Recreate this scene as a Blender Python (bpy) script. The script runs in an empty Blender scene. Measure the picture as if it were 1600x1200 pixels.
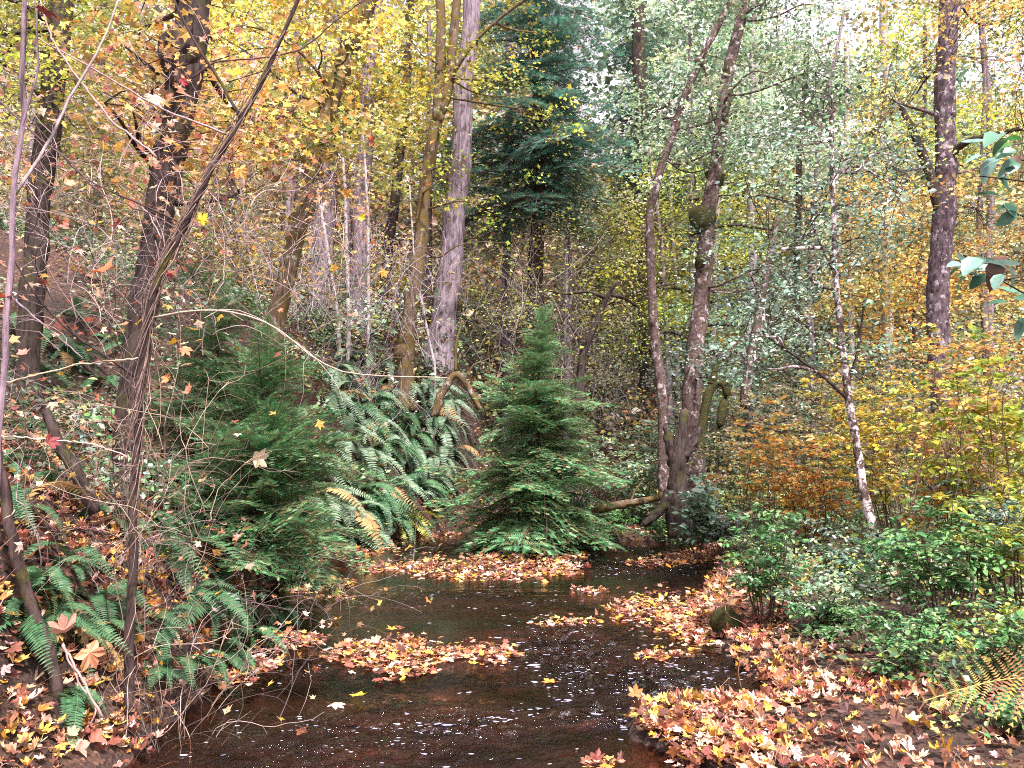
import bpy, math
import numpy as np
from mathutils import Vector, Matrix

# ---------------------------------------------------------------- camera, sky, sun, exposure
S = bpy.context.scene
FPX, PITCH, CAMZ = 1256.0, math.atan(120 / 1256.0), 1.8
cam = bpy.data.cameras.new('camera')
cam.sensor_width = 36.0
cam.lens = 36.0 * FPX / 1600.0
cam.clip_end = 600.0
co = bpy.data.objects.new('camera', cam)
S.collection.objects.link(co)
co.location = (0, 0, CAMZ)
co.rotation_euler = (math.pi / 2 + PITCH, 0, 0)
S.camera = co

SUN_EL, SUN_AZ = math.radians(56), math.radians(158)     # azimuth from +Y towards +X
w = bpy.data.worlds.new('World')
S.world = w
w.use_nodes = True
nt = w.node_tree
nt.nodes.clear()
sky = nt.nodes.new('ShaderNodeTexSky')
sky.sky_type = 'NISHITA'
sky.sun_disc = False
sky.sun_elevation = SUN_EL
sky.sun_rotation = SUN_AZ
sky.air_density = 1.0
sky.dust_density = 4.0
hs = nt.nodes.new('ShaderNodeHueSaturation')
hs.inputs['Saturation'].default_value = 0.25           # thin high cloud takes most of the blue out
mixs = nt.nodes.new('ShaderNodeMix'); mixs.data_type = 'RGBA'
mixs.inputs['Factor'].default_value = 0.5
mixs.inputs['B'].default_value = (15.0, 13.0, 15.0, 1)
bg = nt.nodes.new('ShaderNodeBackground')
bg.inputs['Strength'].default_value = 0.082
wo = nt.nodes.new('ShaderNodeOutputWorld')
nt.links.new(sky.outputs[0], hs.inputs['Color'])
nt.links.new(hs.outputs[0], mixs.inputs['A'])
nt.links.new(mixs.outputs['Result'], bg.inputs['Color'])
nt.links.new(bg.outputs[0], wo.inputs['Surface'])

sl = bpy.data.lights.new('sun', 'SUN')
sl.energy = 5.0
sl.angle = math.radians(4)
sl.color = (1.0, 0.91, 0.90)
so = bpy.data.objects.new('sun', sl)
S.collection.objects.link(so)
sd = Vector((math.sin(SUN_AZ) * math.cos(SUN_EL), math.cos(SUN_AZ) * math.cos(SUN_EL), math.sin(SUN_EL)))
so.rotation_euler = sd.to_track_quat('Z', 'Y').to_euler()
so.location = sd * 50

S.view_settings.view_transform = 'Standard'
S.view_settings.look = 'None'
S.view_settings.exposure = 1.25
S.view_settings.gamma = 1.0
S.view_settings.use_curve_mapping = False
S.render.engine = 'CYCLES'
S.cycles.use_denoising = False
S.cycles.filter_width = 1.05
S.cycles.sample_clamp_indirect = 4.0
S.cycles.max_bounces = 7
S.cycles.transparent_max_bounces = 8

R = np.random.default_rng(11)
C = S.collection

# ---------------------------------------------------------------- picture <-> place
cp, sp = math.cos(PITCH), math.sin(PITCH)


def P(px, py, Y):
    """the point that stands Y metres ahead and is seen at pixel px, py of the 1600x1200 photograph"""
    u = (np.asarray(px, float) - 800) / FPX
    v = (600 - np.asarray(py, float)) / FPX
    dy = cp - v * sp
    dz = sp + v * cp
    k = np.asarray(Y, float) / dy
    return np.stack([u * k, np.broadcast_to(np.asarray(Y, float), (u * k).shape), CAMZ + dz * k], -1)


def Z0(px, py):
    u = (px - 800) / FPX
    v = (600 - py) / FPX
    dy, dz = cp - v * sp, sp + v * cp
    k = -CAMZ / dz
    return (u * k, dy * k)


# ---------------------------------------------------------------- noise, terrain
_lat = R.random((512, 512))


def vn(x, y):
    x = np.asarray(x, float); y = np.asarray(y, float)
    xi = np.floor(x).astype(int); yi = np.floor(y).astype(int)
    fx = x - xi; fy = y - yi
    fx = fx * fx * (3 - 2 * fx); fy = fy * fy * (3 - 2 * fy)
    a = _lat[xi % 512, yi % 512]; b = _lat[(xi + 1) % 512, yi % 512]
    c = _lat[xi % 512, (yi + 1) % 512]; d = _lat[(xi + 1) % 512, (yi + 1) % 512]
    return (a * (1 - fx) + b * fx) * (1 - fy) + (c * (1 - fx) + d * fx) * fy


def fbm(x, y, o=4):
    s = 0; a = 0.5
    for i in range(o):
        s = s + a * (vn(x * 2 ** i + 17 * i, y * 2 ** i + 31 * i) - 0.5); a *= 0.5
    return s


edge_px = [(190, 1200), (290, 1100), (330, 1060), (350, 1010), (375, 950), (400, 925), (500, 890), (525, 862),
           (640, 840), (690, 832), (745, 832), (768, 848), (800, 866), (860, 862), (900, 851), (1000, 844),
           (1100, 850), (1125, 880), (1110, 920), (1120, 985), (1150, 1030), (1200, 1075), (1210, 1106),
           (1100, 1112), (990, 1110), (1000, 1150), (1080, 1190)]
edge = [(-2.6, -9.0), (-2.5, 2.0)] + [Z0(*p) for p in edge_px] + [(1.6, 3.4), (2.2, 1.0), (2.6, -9.0)]
edge = np.array(edge)


def creek_sd(x, y):
    x = np.asarray(x, float); y = np.asarray(y, float)
    best = np.full(x.shape, 1e9); ins = np.zeros(x.shape, bool)
    n = len(edge)
    for i in range(n):
        ax, ay = edge[i]; bx, by = edge[(i + 1) % n]
        dx, dy = bx - ax, by - ay
        t = np.clip(((x - ax) * dx + (y - ay) * dy) / (dx * dx + dy * dy), 0, 1)
        best = np.minimum(best, np.hypot(x - ax - t * dx, y - ay - t * dy))
        if abs(dy) > 1e-9:
            c = ((ay > y) != (by > y)) & (x < (bx - ax) * (y - ay) / dy + ax)
            ins ^= c
    return np.where(ins, -best, best)


def sm(a, b, x):
    t = np.clip((x - a) / (b - a), 0, 1)
    return t * t * (3 - 2 * t)


def hz(x, y):
    x = np.asarray(x, float); y = np.asarray(y, float)
    d = creek_sd(x, y) + 0.25 * fbm(x * 1.3, y * 1.3, 3)
    dp = np.maximum(d, 0)
    mid = np.interp(y, [0, 12, 18, 22, 30, 50, 80], [0, -0.3, -0.9, -0.4, -0.2, -4, -8])
    wl = sm(0.0, 1.3 + 0.02 * np.maximum(y, 0), mid - x)
    ih = np.exp(-(((x - 0.55) / 1.6) ** 2 + ((y - 18.0) / 2.2) ** 2))
    hl = 0.5 * (1 - np.exp(-dp / 0.15)) + (0.72 + 0.42 * sm(12, 16, y)) * np.minimum(dp, 4.5) + 0.32 * np.clip(dp - 4.5, 0, 30)
    hr = 0.10 * (1 - np.exp(-dp / 0.3)) + 0.07 * np.minimum(dp, 6) + 0.2 * np.clip(dp - 5, 0, 15) + 0.3 * np.clip(dp - 20, 0, 60)
    far = 0.30 * np.clip(y - 40, 0, 60)
    lowl = 1 - 0.75 * sm(6.3, 4.8, y)      # the near left bank is low by the water
    hl = hl * np.where(dp < 1.2, lowl + (1 - lowl) * sm(0.1, 1.2, dp), 1)
    land = wl * hl + (1 - wl) * hr + far + 0.05 + 0.25 * fbm(x * 0.9, y * 0.9, 5) * sm(0, 1, dp) + 0.12 * ih
    bed = -0.03 - 0.26 * (1 - np.exp(np.minimum(d, 0) / 0.5)) + 0.05 * fbm(x * 1.5, y * 0.9, 4)
    return np.where(d > 0, np.maximum(land, 0.03), bed) * 1.0


def hz1(x, y):
    return float(hz(np.array([x]), np.array([y]))[0])


def G(px, py, lo=3.0, hi=60.0):
    ys = np.linspace(lo, hi, 900)
    p = P(np.full(900, px), np.full(900, py), ys)
    h = np.maximum(hz(p[:, 0], p[:, 1]), 0)
    k = np.nonzero(p[:, 2] <= h)[0]
    i = k[0] if len(k) else 899
    return np.array([p[i, 0], p[i, 1], h[i]])


# ---------------------------------------------------------------- mesh buffer
class MB:
    def __init__(s):
        s.v = []; s.f = []; s.c = []; s.n = 0

    def add(s, v, f, c):
        v = np.asarray(v, float).reshape(-1, 3)
        s.v.append(v); s.f.append(np.asarray(f, int).reshape(-1, 3) + s.n)
        c = np.asarray(c, float)
        s.c.append(np.broadcast_to(c, (len(v), 3)) if c.ndim == 1 else c)
        s.n += len(v)

    def tube(s, pts, r, k=6, col=(1, 1, 1), wob=0.0, cap=True):
        pts = np.asarray(pts, float); n = len(pts)
        r = np.broadcast_to(np.asarray(r, float), (n,))
        t = np.gradient(pts, axis=0)
        t /= np.linalg.norm(t, axis=1, keepdims=True) + 1e-12
        m = t.mean(0)
        ref = np.array([1.0, 0.13, 0]) if abs(m[2]) > 0.6 * np.linalg.norm(m) else np.array([0.1, 0, 1.0])
        a = np.cross(t, ref); a /= np.linalg.norm(a, axis=1, keepdims=True) + 1e-12
        b = np.cross(t, a)
        th = np.arange(k) * 2 * np.pi / k
        rr = r[:, None] * np.ones(k)
        if wob:
            off = R.random() * 100
            rr = rr * (1 + wob * (1.6 * (vn(th[None, :] * 2.2 + off, np.arange(n)[:, None] * 0.7 + off) - 0.5)
                                  + 1.0 * (vn(th[None, :] * 6 + off, np.arange(n)[:, None] * 0.35 + off) - 0.5)))
        v = pts[:, None, :] + rr[..., None] * (np.cos(th)[None, :, None] * a[:, None, :] + np.sin(th)[None, :, None] * b[:, None, :])
        i = np.arange(n - 1)[:, None] * k; j = np.arange(k)[None, :]; j2 = (j + 1) % k
        f = np.concatenate([np.stack([i + j, i + j2, i + k + j2], -1).reshape(-1, 3), np.stack([i + j, i + k + j2, i + k + j], -1).reshape(-1, 3)])
        if cap and k > 3:
            f = np.concatenate([f, np.stack([np.full(k - 2, (n - 1) * k), (n - 1) * k + np.arange(1, k - 1), (n - 1) * k + np.arange(2, k)], -1),
                                np.stack([np.zeros(k - 2, int), np.arange(2, k), np.arange(1, k - 1)], -1)])
        s.add(v, f, col)

    def mesh(s, name, mat, origin=(0, 0, 0), smooth=False):
        v = np.concatenate(s.v) - np.asarray(origin, float)
        f = np.concatenate(s.f); c = np.concatenate(s.c)
        me = bpy.data.meshes.new(name)
        me.vertices.add(len(v)); me.vertices.foreach_set('co', v.astype(np.float32).ravel())
        me.loops.add(len(f) * 3); me.loops.foreach_set('vertex_index', f.astype(np.int32).ravel())
        me.polygons.add(len(f)); me.polygons.foreach_set('loop_start', (np.arange(len(f)) * 3).astype(np.int32))
        me.update(calc_edges=True)
        me.polygons.foreach_set('use_smooth', np.full(len(f), smooth))
        at = me.color_attributes.new('tint', 'FLOAT_COLOR', 'POINT')
        at.data.foreach_set('color', np.concatenate([c, np.ones((len(c), 1))], 1).astype(np.float32).ravel())
        me.materials.append(mat)
        return me

    def build(s, name, mat, parent=None, origin=None, smooth=False, kind=None):
        if not s.n: return None
        if origin is None: origin = tuple(parent.location) if parent else (0, 0, 0)
        o = bpy.data.objects.new(name, s.mesh(name, mat, origin, smooth))
        C.objects.link(o)
        if parent: o.parent = parent
        else: o.location = origin
        if kind: o['kind'] = kind
        return o


def tag(o, label=None, cat=None, group=None, kind=None):
    if label: o['label'] = label
    if cat: o['category'] = cat
    if group: o['group'] = group
    if kind: o['kind'] = kind
    return o


def thing(name, loc, label, cat, group=None):
    o = bpy.data.objects.new(name, None)
    o.empty_display_size = 0.1
    C.objects.link(o)
    o.location = [float(q) for q in loc]
    return tag(o, label, cat, group)


# ---------------------------------------------------------------- materials
def mat(name):
    m = bpy.data.materials.new(name); m.use_nodes = True
    n = m.node_tree; n.nodes.clear()
    out = n.nodes.new('ShaderNodeOutputMaterial')
    return m, n, out


def N(n, t, **kw):
    x = n.nodes.new(t)
    for k, v in kw.items():
        if k in x.inputs.keys(): x.inputs[k].default_value = v
        else: setattr(x, k, v)
    return x


def mixc(n, a, b, f, mode='MIX'):
    x = n.nodes.new('ShaderNodeMix'); x.data_type = 'RGBA'; x.blend_type = mode
    for s_, v in (('A', a), ('B', b), ('Factor', f)):
        if hasattr(v, 'is_output'): n.links.new(v, x.inputs[s_])
        else: x.inputs[s_].default_value = v if s_ == 'Factor' else (*v, 1)
    return x.outputs['Result']


def noise(n, scale, detail=4, rough=0.6, vec=None):
    x = N(n, 'ShaderNodeTexNoise', Scale=scale, Detail=detail, Roughness=rough)
    if vec is not None: n.links.new(vec, x.inputs['Vector'])
    return x.outputs['Fac']


def ramp(n, fac, stops):
    x = n.nodes.new('ShaderNodeValToRGB')
    e = x.color_ramp.elements
    while len(e) < len(stops): e.new(0.5)
    for q, (p, c) in zip(e, stops):
        q.position = p; q.color = (*c, 1)
    n.links.new(fac, x.inputs['Fac'])
    return x.outputs['Color']


def coords(n, scale=(1, 1, 1)):
    tc = n.nodes.new('ShaderNodeTexCoord')
    mp = n.nodes.new('ShaderNodeMapping'); mp.inputs['Scale'].default_value = scale
    n.links.new(tc.outputs['Object'], mp.inputs['Vector'])
    return mp.outputs['Vector']


def leaf_material(name, rough=0.45, trans=0.35, spec=0.4, spots=(0.25, 0.12, 0.06), spotty=0.35, pal=None, nscale=35):
    m, n, out = mat(name)
    vec = coords(n)
    if pal:
        oi = n.nodes.new('ShaderNodeObjectInfo')
        col = ramp(n, oi.outputs['Random'], [(i / max(1, len(pal) - 1), c) for i, c in enumerate(pal)])
    else:
        at = n.nodes.new('ShaderNodeAttribute'); at.attribute_name = 'tint'
        col = at.outputs['Color']
    f = noise(n, nscale, 3, 0.6, vec)
    mr = N(n, 'ShaderNodeMapRange'); n.links.new(f, mr.inputs['Value'])
    mr.inputs['From Min'].default_value = 0.5; mr.inputs['From Max'].default_value = 0.72; mr.inputs['To Max'].default_value = spotty
    col = mixc(n, col, spots, mr.outputs['Result'], 'MULTIPLY' if False else 'MIX')
    b = N(n, 'ShaderNodeBsdfPrincipled', Roughness=rough)
    b.inputs['Specular IOR Level'].default_value = spec
    n.links.new(col, b.inputs['Base Color'])
    t = N(n, 'ShaderNodeBsdfTranslucent'); n.links.new(col, t.inputs['Color'])
    ms = n.nodes.new('ShaderNodeMixShader'); ms.inputs[0].default_value = trans
    n.links.new(b.outputs[0], ms.inputs[1]); n.links.new(t.outputs[0], ms.inputs[2])
    n.links.new(ms.outputs[0], out.inputs['Surface'])
    return m


def bark_material(name, dark, light, moss=None, mossy=0.0, patch=None, patchy=0.0, vs=0.18, scale=22, bump=0.6):
    m, n, out = mat(name)
    v1 = coords(n, (1, 1, vs)); v2 = coords(n)
    f1 = noise(n, scale, 6, 0.7, v1)
    col = ramp(n, f1, [(0.35, dark), (0.62, light)])
    at = n.nodes.new('ShaderNodeAttribute'); at.attribute_name = 'tint'
    if patch:
        f2 = noise(n, 6, 5, 0.75, coords(n, (1, 1, 0.8)))
        mr = N(n, 'ShaderNodeMapRange'); n.links.new(f2, mr.inputs['Value'])
        mr.inputs['From Min'].default_value = 0.60 - 0.2 * patchy; mr.inputs['From Max'].default_value = 0.64 - 0.2 * patchy
        col = mixc(n, col, patch, mr.outputs['Result'])
    fb = f1
    if moss:
        f3 = noise(n, 3.0, 6, 0.7, v2)
        mr = N(n, 'ShaderNodeMapRange'); n.links.new(f3, mr.inputs['Value'])
        mr.inputs['From Min'].default_value = 0.62 - 0.3 * mossy; mr.inputs['From Max'].default_value = 0.70 - 0.3 * mossy
        f4 = noise(n, 60, 3, 0.7, v2)
        mc = ramp(n, f4, [(0.3, tuple(q * 0.35 for q in moss)), (0.65, moss)])
        col = mixc(n, col, mc, mr.outputs['Result'])
    col = mixc(n, col, at.outputs['Color'], 1.0, 'MULTIPLY')
    b = N(n, 'ShaderNodeBsdfPrincipled', Roughness=0.9)
    b.inputs['Specular IOR Level'].default_value = 0.2
    n.links.new(col, b.inputs['Base Color'])
    bp = N(n, 'ShaderNodeBump', Strength=bump, Distance=0.03)
    n.links.new(fb, bp.inputs['Height']); n.links.new(bp.outputs[0], b.inputs['Normal'])
    n.links.new(b.outputs[0], out.inputs['Surface'])
    return m


M = {}
M['leaf'] = leaf_material('leaf_surface', 0.5, 0.42, 0.35, spotty=0.2)
M['green'] = leaf_material('green_leaf_surface', 0.45, 0.33, 0.4, spots=(0.02, 0.04, 0.02), spotty=0.25)
M['fern'] = leaf_material('fern_surface', 0.5, 0.25, 0.4, spots=(0.02, 0.05, 0.02), spotty=0.3)
M['needle'] = leaf_material('needle_surface', 0.5, 0.25, 0.4, spots=(0.01, 0.03, 0.015), spotty=0.4, nscale=12)
M['litter'] = leaf_material('fallen_leaf_surface', 0.55, 0.2, 0.35, spots=(0.16, 0.06, 0.035), spotty=0.5)
M['twig'] = bark_material('twig_bark', (0.5, 0.5, 0.5), (1, 1, 1), vs=0.3, scale=40, bump=0.3)
M['bark_dark'] = bark_material('dark_bark', (0.012, 0.009, 0.009), (0.07, 0.05, 0.045), moss=(0.07, 0.07, 0.02), mossy=0.25)
M['bark_grey'] = bark_material('grey_furrowed_bark', (0.05, 0.036, 0.042), (0.30, 0.235, 0.275), moss=(0.12, 0.11, 0.04), mossy=0.05, vs=0.12, scale=16, bump=1.0)
M['bark_lilac'] = bark_material('lilac_brown_bark', (0.02, 0.013, 0.014), (0.14, 0.10, 0.115), patch=(.34, .28, .31), patchy=.25, vs=.5, scale=12, bump=1.0)
M['bark_birch'] = bark_material('pale_mottled_bark', (0.03, 0.02, 0.018), (0.14, 0.095, 0.085), patch=(.55, .48, .48), patchy=.5, vs=1.2, scale=14)
M['bark_moss'] = bark_material('mossy_bark', (0.03, 0.02, 0.015), (0.16, 0.11, 0.07), moss=(0.15, 0.10, 0.035), mossy=0.5, patch=(0.3, 0.26, 0.24), patchy=0.1)
M['bark_alder'] = bark_material('mottled_alder_bark', (0.03, 0.02, 0.018), (0.14, 0.095, 0.085), patch=(0.36, 0.31, 0.31), patchy=0.2, moss=(0.06, 0.055, 0.015), mossy=0.15, vs=1.2, scale=14)
M['bark_pale'] = bark_material('pale_bark', (0.16, 0.13, 0.13), (0.5, 0.45, 0.45), patch=(0.1, 0.07, 0.06), patchy=0.2, vs=0.8, scale=12)
M['moss'] = bark_material('deep_moss', (0.010, 0.012, 0.005), (0.065, 0.06, 0.018), vs=1, scale=30, bump=1.0)

# ground
m, n, out = mat('leaf_littered_soil')
v = coords(n)
f = noise(n, 1.1, 8, 0.65, v); g = noise(n, 14, 6, 0.7, v)
vo = N(n, 'ShaderNodeTexVoronoi', Scale=26.0); n.links.new(v, vo.inputs['Vector'])
soil = ramp(n, g, [(0.3, (0.012, 0.008, 0.006)), (0.6, (0.06, 0.035, 0.025))])
lit = ramp(n, vo.outputs['Color'], [(0.1, (0.02, 0.012, 0.008)), (0.5, (0.07, 0.03, 0.02)), (0.8, (0.14, 0.065, 0.035)), (0.97, (0.26, 0.14, 0.08))])
mrr = N(n, 'ShaderNodeMapRange'); n.links.new(f, mrr.inputs['Value'])
mrr.inputs['From Min'].default_value = 0.40; mrr.inputs['From Max'].default_value = 0.55
col = mixc(n, soil, lit, mrr.outputs['Result'])
ge = n.nodes.new('ShaderNodeNewGeometry')
sx = n.nodes.new('ShaderNodeSeparateXYZ'); n.links.new(ge.outputs['Position'], sx.inputs[0])
mz = N(n, 'ShaderNodeMapRange'); n.links.new(sx.outputs['Z'], mz.inputs['Value'])
mz.inputs['From Min'].default_value = 0.0; mz.inputs['From Max'].default_value = 0.06
bedn = noise(n, 1.6, 7, 0.6, coords(n, (0.7, 1.4, 1)))
bed = ramp(n, bedn, [(0.33, (0.014, 0.009, 0.007)), (0.47, (0.035, 0.018, 0.013)), (0.58, (0.06, 0.030, 0.023)), (0.70, (0.20, 0.10, 0.075))])
col = mixc(n, bed, col, mz.outputs['Result'])
b = N(n, 'ShaderNodeBsdfPrincipled', Roughness=0.9); n.links.new(col, b.inputs['Base Color'])
bp = N(n, 'ShaderNodeBump', Strength=0.9, Distance=0.06); n.links.new(vo.outputs['Distance'], bp.inputs['Height'])
bp2 = N(n, 'ShaderNodeBump', Strength=0.7, Distance=0.08); n.links.new(g, bp2.inputs['Height']); n.links.new(bp.outputs[0], bp2.inputs['Normal'])
n.links.new(bp2.outputs[0], b.inputs['Normal']); n.links.new(b.outputs[0], out.inputs['Surface'])
M['ground'] = m

# water: a clear tinted surface with a Fresnel gloss over the bed
m, n, out = mat('creek_water')
v = coords(n, (1, 1.0, 1))
at = n.nodes.new('ShaderNodeAttribute'); at.attribute_name = 'tint'
n1 = noise(n, 3.0, 3, 0.5, coords(n, (1.0, 2.4, 1))); n2 = noise(n, 17, 3, 0.6, v)
mu = n.nodes.new('ShaderNodeMath'); mu.operation = 'MULTIPLY'; n.links.new(n2, mu.inputs[0]); n.links.new(at.outputs['Fac'], mu.inputs[1])
bpa = N(n, 'ShaderNodeBump', Strength=0.05, Distance=0.03); n.links.new(n1, bpa.inputs['Height'])
bpb = N(n, 'ShaderNodeBump', Strength=1.0, Distance=0.16); n.links.new(mu.outputs[0], bpb.inputs['Height']); n.links.new(bpa.outputs[0], bpb.inputs['Normal'])
fr = N(n, 'ShaderNodeFresnel', IOR=1.33); n.links.new(bpb.outputs[0], fr.inputs['Normal'])
gl = N(n, 'ShaderNodeBsdfGlossy', Roughness=0.07); n.links.new(bpb.outputs[0], gl.inputs['Normal'])
tr = N(n, 'ShaderNodeBsdfTransparent', Color=(0.66, 0.48, 0.40, 1))
ms = n.nodes.new('ShaderNodeMixShader')
n.links.new(fr.outputs[0], ms.inputs[0]); n.links.new(tr.outputs[0], ms.inputs[1]); n.links.new(gl.outputs[0], ms.inputs[2])
n.links.new(ms.outputs[0], out.inputs['Surface'])
M['water'] = m

# ---------------------------------------------------------------- leaf shapes (x along the leaf, y across, z = upper side)
def tmpl_oval(wd=0.55, fold=0.12, curl=0.0):
    xs = np.array([0.0, 0.22, 0.55, 0.85, 1.0]); ws = np.array([0.02, 0.40, 0.5, 0.26, 0.0]) * wd
    z = curl * xs ** 2
    L = np.stack([xs, ws, z + fold * ws], 1); Rr = np.stack([xs, -ws, z + fold * ws], 1); Mid = np.stack([xs, 0 * xs, z], 1)
    v = np.concatenate([Mid, L, Rr]); f = []
    for i in range(4):
        f += [(i, i + 1, 5 + i)] + ([(i + 1, 5 + i + 1, 5 + i)] if i < 3 else [])
        f += [(i, 10 + i, i + 1)] + ([(i + 1, 10 + i, 10 + i + 1)] if i < 3 else [])
    return v, np.array(f)


def tmpl_diamond(wd=0.6, fold=0.25):
    v = np.array([[0, 0, 0], [0.5, wd / 2, fold * wd], [1, 0, -0.1], [0.5, -wd / 2, fold * wd * 0.6]])
    return v, np.array([[0, 2, 1], [0, 3, 2]])


def tmpl_maple(detail=True, curl=0.0, cup=0.0, fold=0.0, ph=0.0):
    if detail:
        a = [0, 9, 20, 27, 36, 44, 52, 62, 74, 84, 98, 112, 122, 140, 165, 180]
        r = [.62, .50, .47, .31, .42, .52, .60, .48, .43, .30, .40, .46, .40, .30, .26, .14]
    else:
        a = [0, 26, 50, 80, 115, 180]; r = [.62, .33, .6, .3, .45, .16]
    A = np.radians(a + [-q for q in a[-2:0:-1]]); r = np.array(r + r[-2:0:-1])
    x = r * np.cos(A) + 0.36; y = r * np.sin(A)
    v = np.concatenate([[[0.36, 0, 0]], np.stack([x, y, 0 * x], 1)])
    rad = np.hypot(v[:, 0] - 0.36, v[:, 1])
    v[:, 2] = curl * (v[:, 0] - 0.36) ** 2 + cup * rad ** 2 + fold * np.abs(v[:, 1]) + 0.08 * np.sin(5 * np.arctan2(v[:, 1], v[:, 0] - 0.36) + ph) * rad
    k = len(A)
    f = [(0, 1 + i, 1 + (i + 1) % k) for i in range(k)]
    return v, np.array(f)


T_OV = [tmpl_oval(0.55, 0.2, c) for c in (-0.25, 0.0, -0.5)]
T_DI = [tmpl_diamond(0.6), tmpl_diamond(0.75, 0.1)]
T_MP = [tmpl_maple(True, c, u, fo, ph) for c, u, fo, ph in ((-0.5, 0.3, 0.15, 0), (0.8, 0.4, -0.1, 1), (-0.3, -0.7, 0.3, 2), (0.2, 1.3, 0.0, 3), (1.2, -0.3, 0.5, 4))]
T_MP += [(v_ * (1, .55, 1) + (0, 0, 0), f_) for v_, f_ in (tmpl_maple(True, 1.6, -.2, .9, 1), tmpl_maple(True, -1.3, .4, 1.3, 2))] + [(v_, f_[:17]) for v_, f_ in (tmpl_maple(True, .5, .5, .3, 5),)]
T_FL = [tmpl_maple(True, c, u, fo, ph) for c, u, fo, ph in ((-.2, .1, .05, 0), (.25, .15, -.05, 1), (-.1, -.25, .1, 2), (.1, .3, 0, 3))] + [(v_ * (1, .6, 1), f_) for v_, f_ in (tmpl_maple(True, .5, -.2, .5, 1),)]
T_ML = [tmpl_maple(False, c, u, fo, ph) for c, u, fo, ph in ((-0.5, 0.3, 0.15, 0), (0.6, 0.4, -0.1, 1), (-0.3, -0.6, 0.3, 2))]


def unit(v):
    return v / (np.linalg.norm(v, axis=-1, keepdims=True) + 1e-12)


def pick(pal, n, jit=0.22):
    pal = np.array(pal, float)
    c = pal[R.integers(0, len(pal), n)]
    c = c * np.exp(R.normal(0, jit, (n, 1))) * np.exp(R.normal(0, 0.08, (n, 3)))
    return np.clip(c, 0, 0.9)


def put(buf, Ts, pos, dirv, nrm, size, col):
    n = len(pos)
    if n == 0: return
    dirv = unit(dirv); nrm = nrm - dirv * np.sum(nrm * dirv, 1, keepdims=True); nrm = unit(nrm)
    yv = np.cross(nrm, dirv)
    which = R.integers(0, len(Ts), n)
    size = np.broadcast_to(size, (n,))
    for t, (tv, tf) in enumerate(Ts):
        k = which == t; m_ = int(k.sum())
        if not m_: continue
        v = pos[k][:, None, :] + size[k][:, None, None] * (tv[None, :, 0:1] * dirv[k][:, None, :] + tv[None, :, 1:2] * yv[k][:, None, :] + tv[None, :, 2:3] * nrm[k][:, None, :])
        f = tf[None] + (np.arange(m_) * len(tv))[:, None, None]
        buf.add(v.reshape(-1, 3), f.reshape(-1, 3), np.repeat(col[k], len(tv), 0))


def rnd_leaves(buf, Ts, pos, size, pal, tilt=0.6, jit=0.22, sj=0.25, per=0):
    n = len(pos)
    d = R.normal(0, 1, (n, 3)) * (1, 1, 0.45)
    nr = R.normal(0, tilt, (n, 3)) + (0, -0.15, 1)
    col = pick(pal, n, jit)
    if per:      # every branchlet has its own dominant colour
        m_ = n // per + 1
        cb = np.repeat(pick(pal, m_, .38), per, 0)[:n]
        f_ = np.exp(2.1 * (vn(pos[:, 0] * .8 + 30 + .5 * pos[:, 1], pos[:, 2] * 1.1 + 30) - .52))[:, None]  # light and shade put into the colour: bright clumps, dark shaded gaps
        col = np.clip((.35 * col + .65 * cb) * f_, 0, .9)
    put(buf, Ts, pos, d, nr, size * np.exp(R.normal(0, sj, n)), col)


def curve(a, b, bend=0.15, n=7, sag=0.0):
    a = np.asarray(a, float); b = np.asarray(b, float)
    L = np.linalg.norm(b - a)
    t = np.linspace(0, 1, n)[:, None]
    c1 = R.normal(0, bend * L, 3); c2 = R.normal(0, bend * L * 0.5, 3)
    return a + (b - a) * t + c1 * np.sin(np.pi * t) + c2 * np.sin(2 * np.pi * t) + np.array([0, 0, -sag * L]) * np.sin(np.pi * t)


def smooth_path(pts, n=24):
    pts = np.asarray(pts, float)
    s_ = np.concatenate([[0], np.cumsum(np.linalg.norm(np.diff(pts, axis=0), axis=1))])
    u = np.linspace(0, s_[-1], n)
    q = np.stack([np.interp(u, s_, pts[:, i]) for i in range(3)], 1)
    for _ in range(2):
        q[1:-1] = 0.25 * q[:-2] + 0.5 * q[1:-1] + 0.25 * q[2:]
    return q


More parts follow.
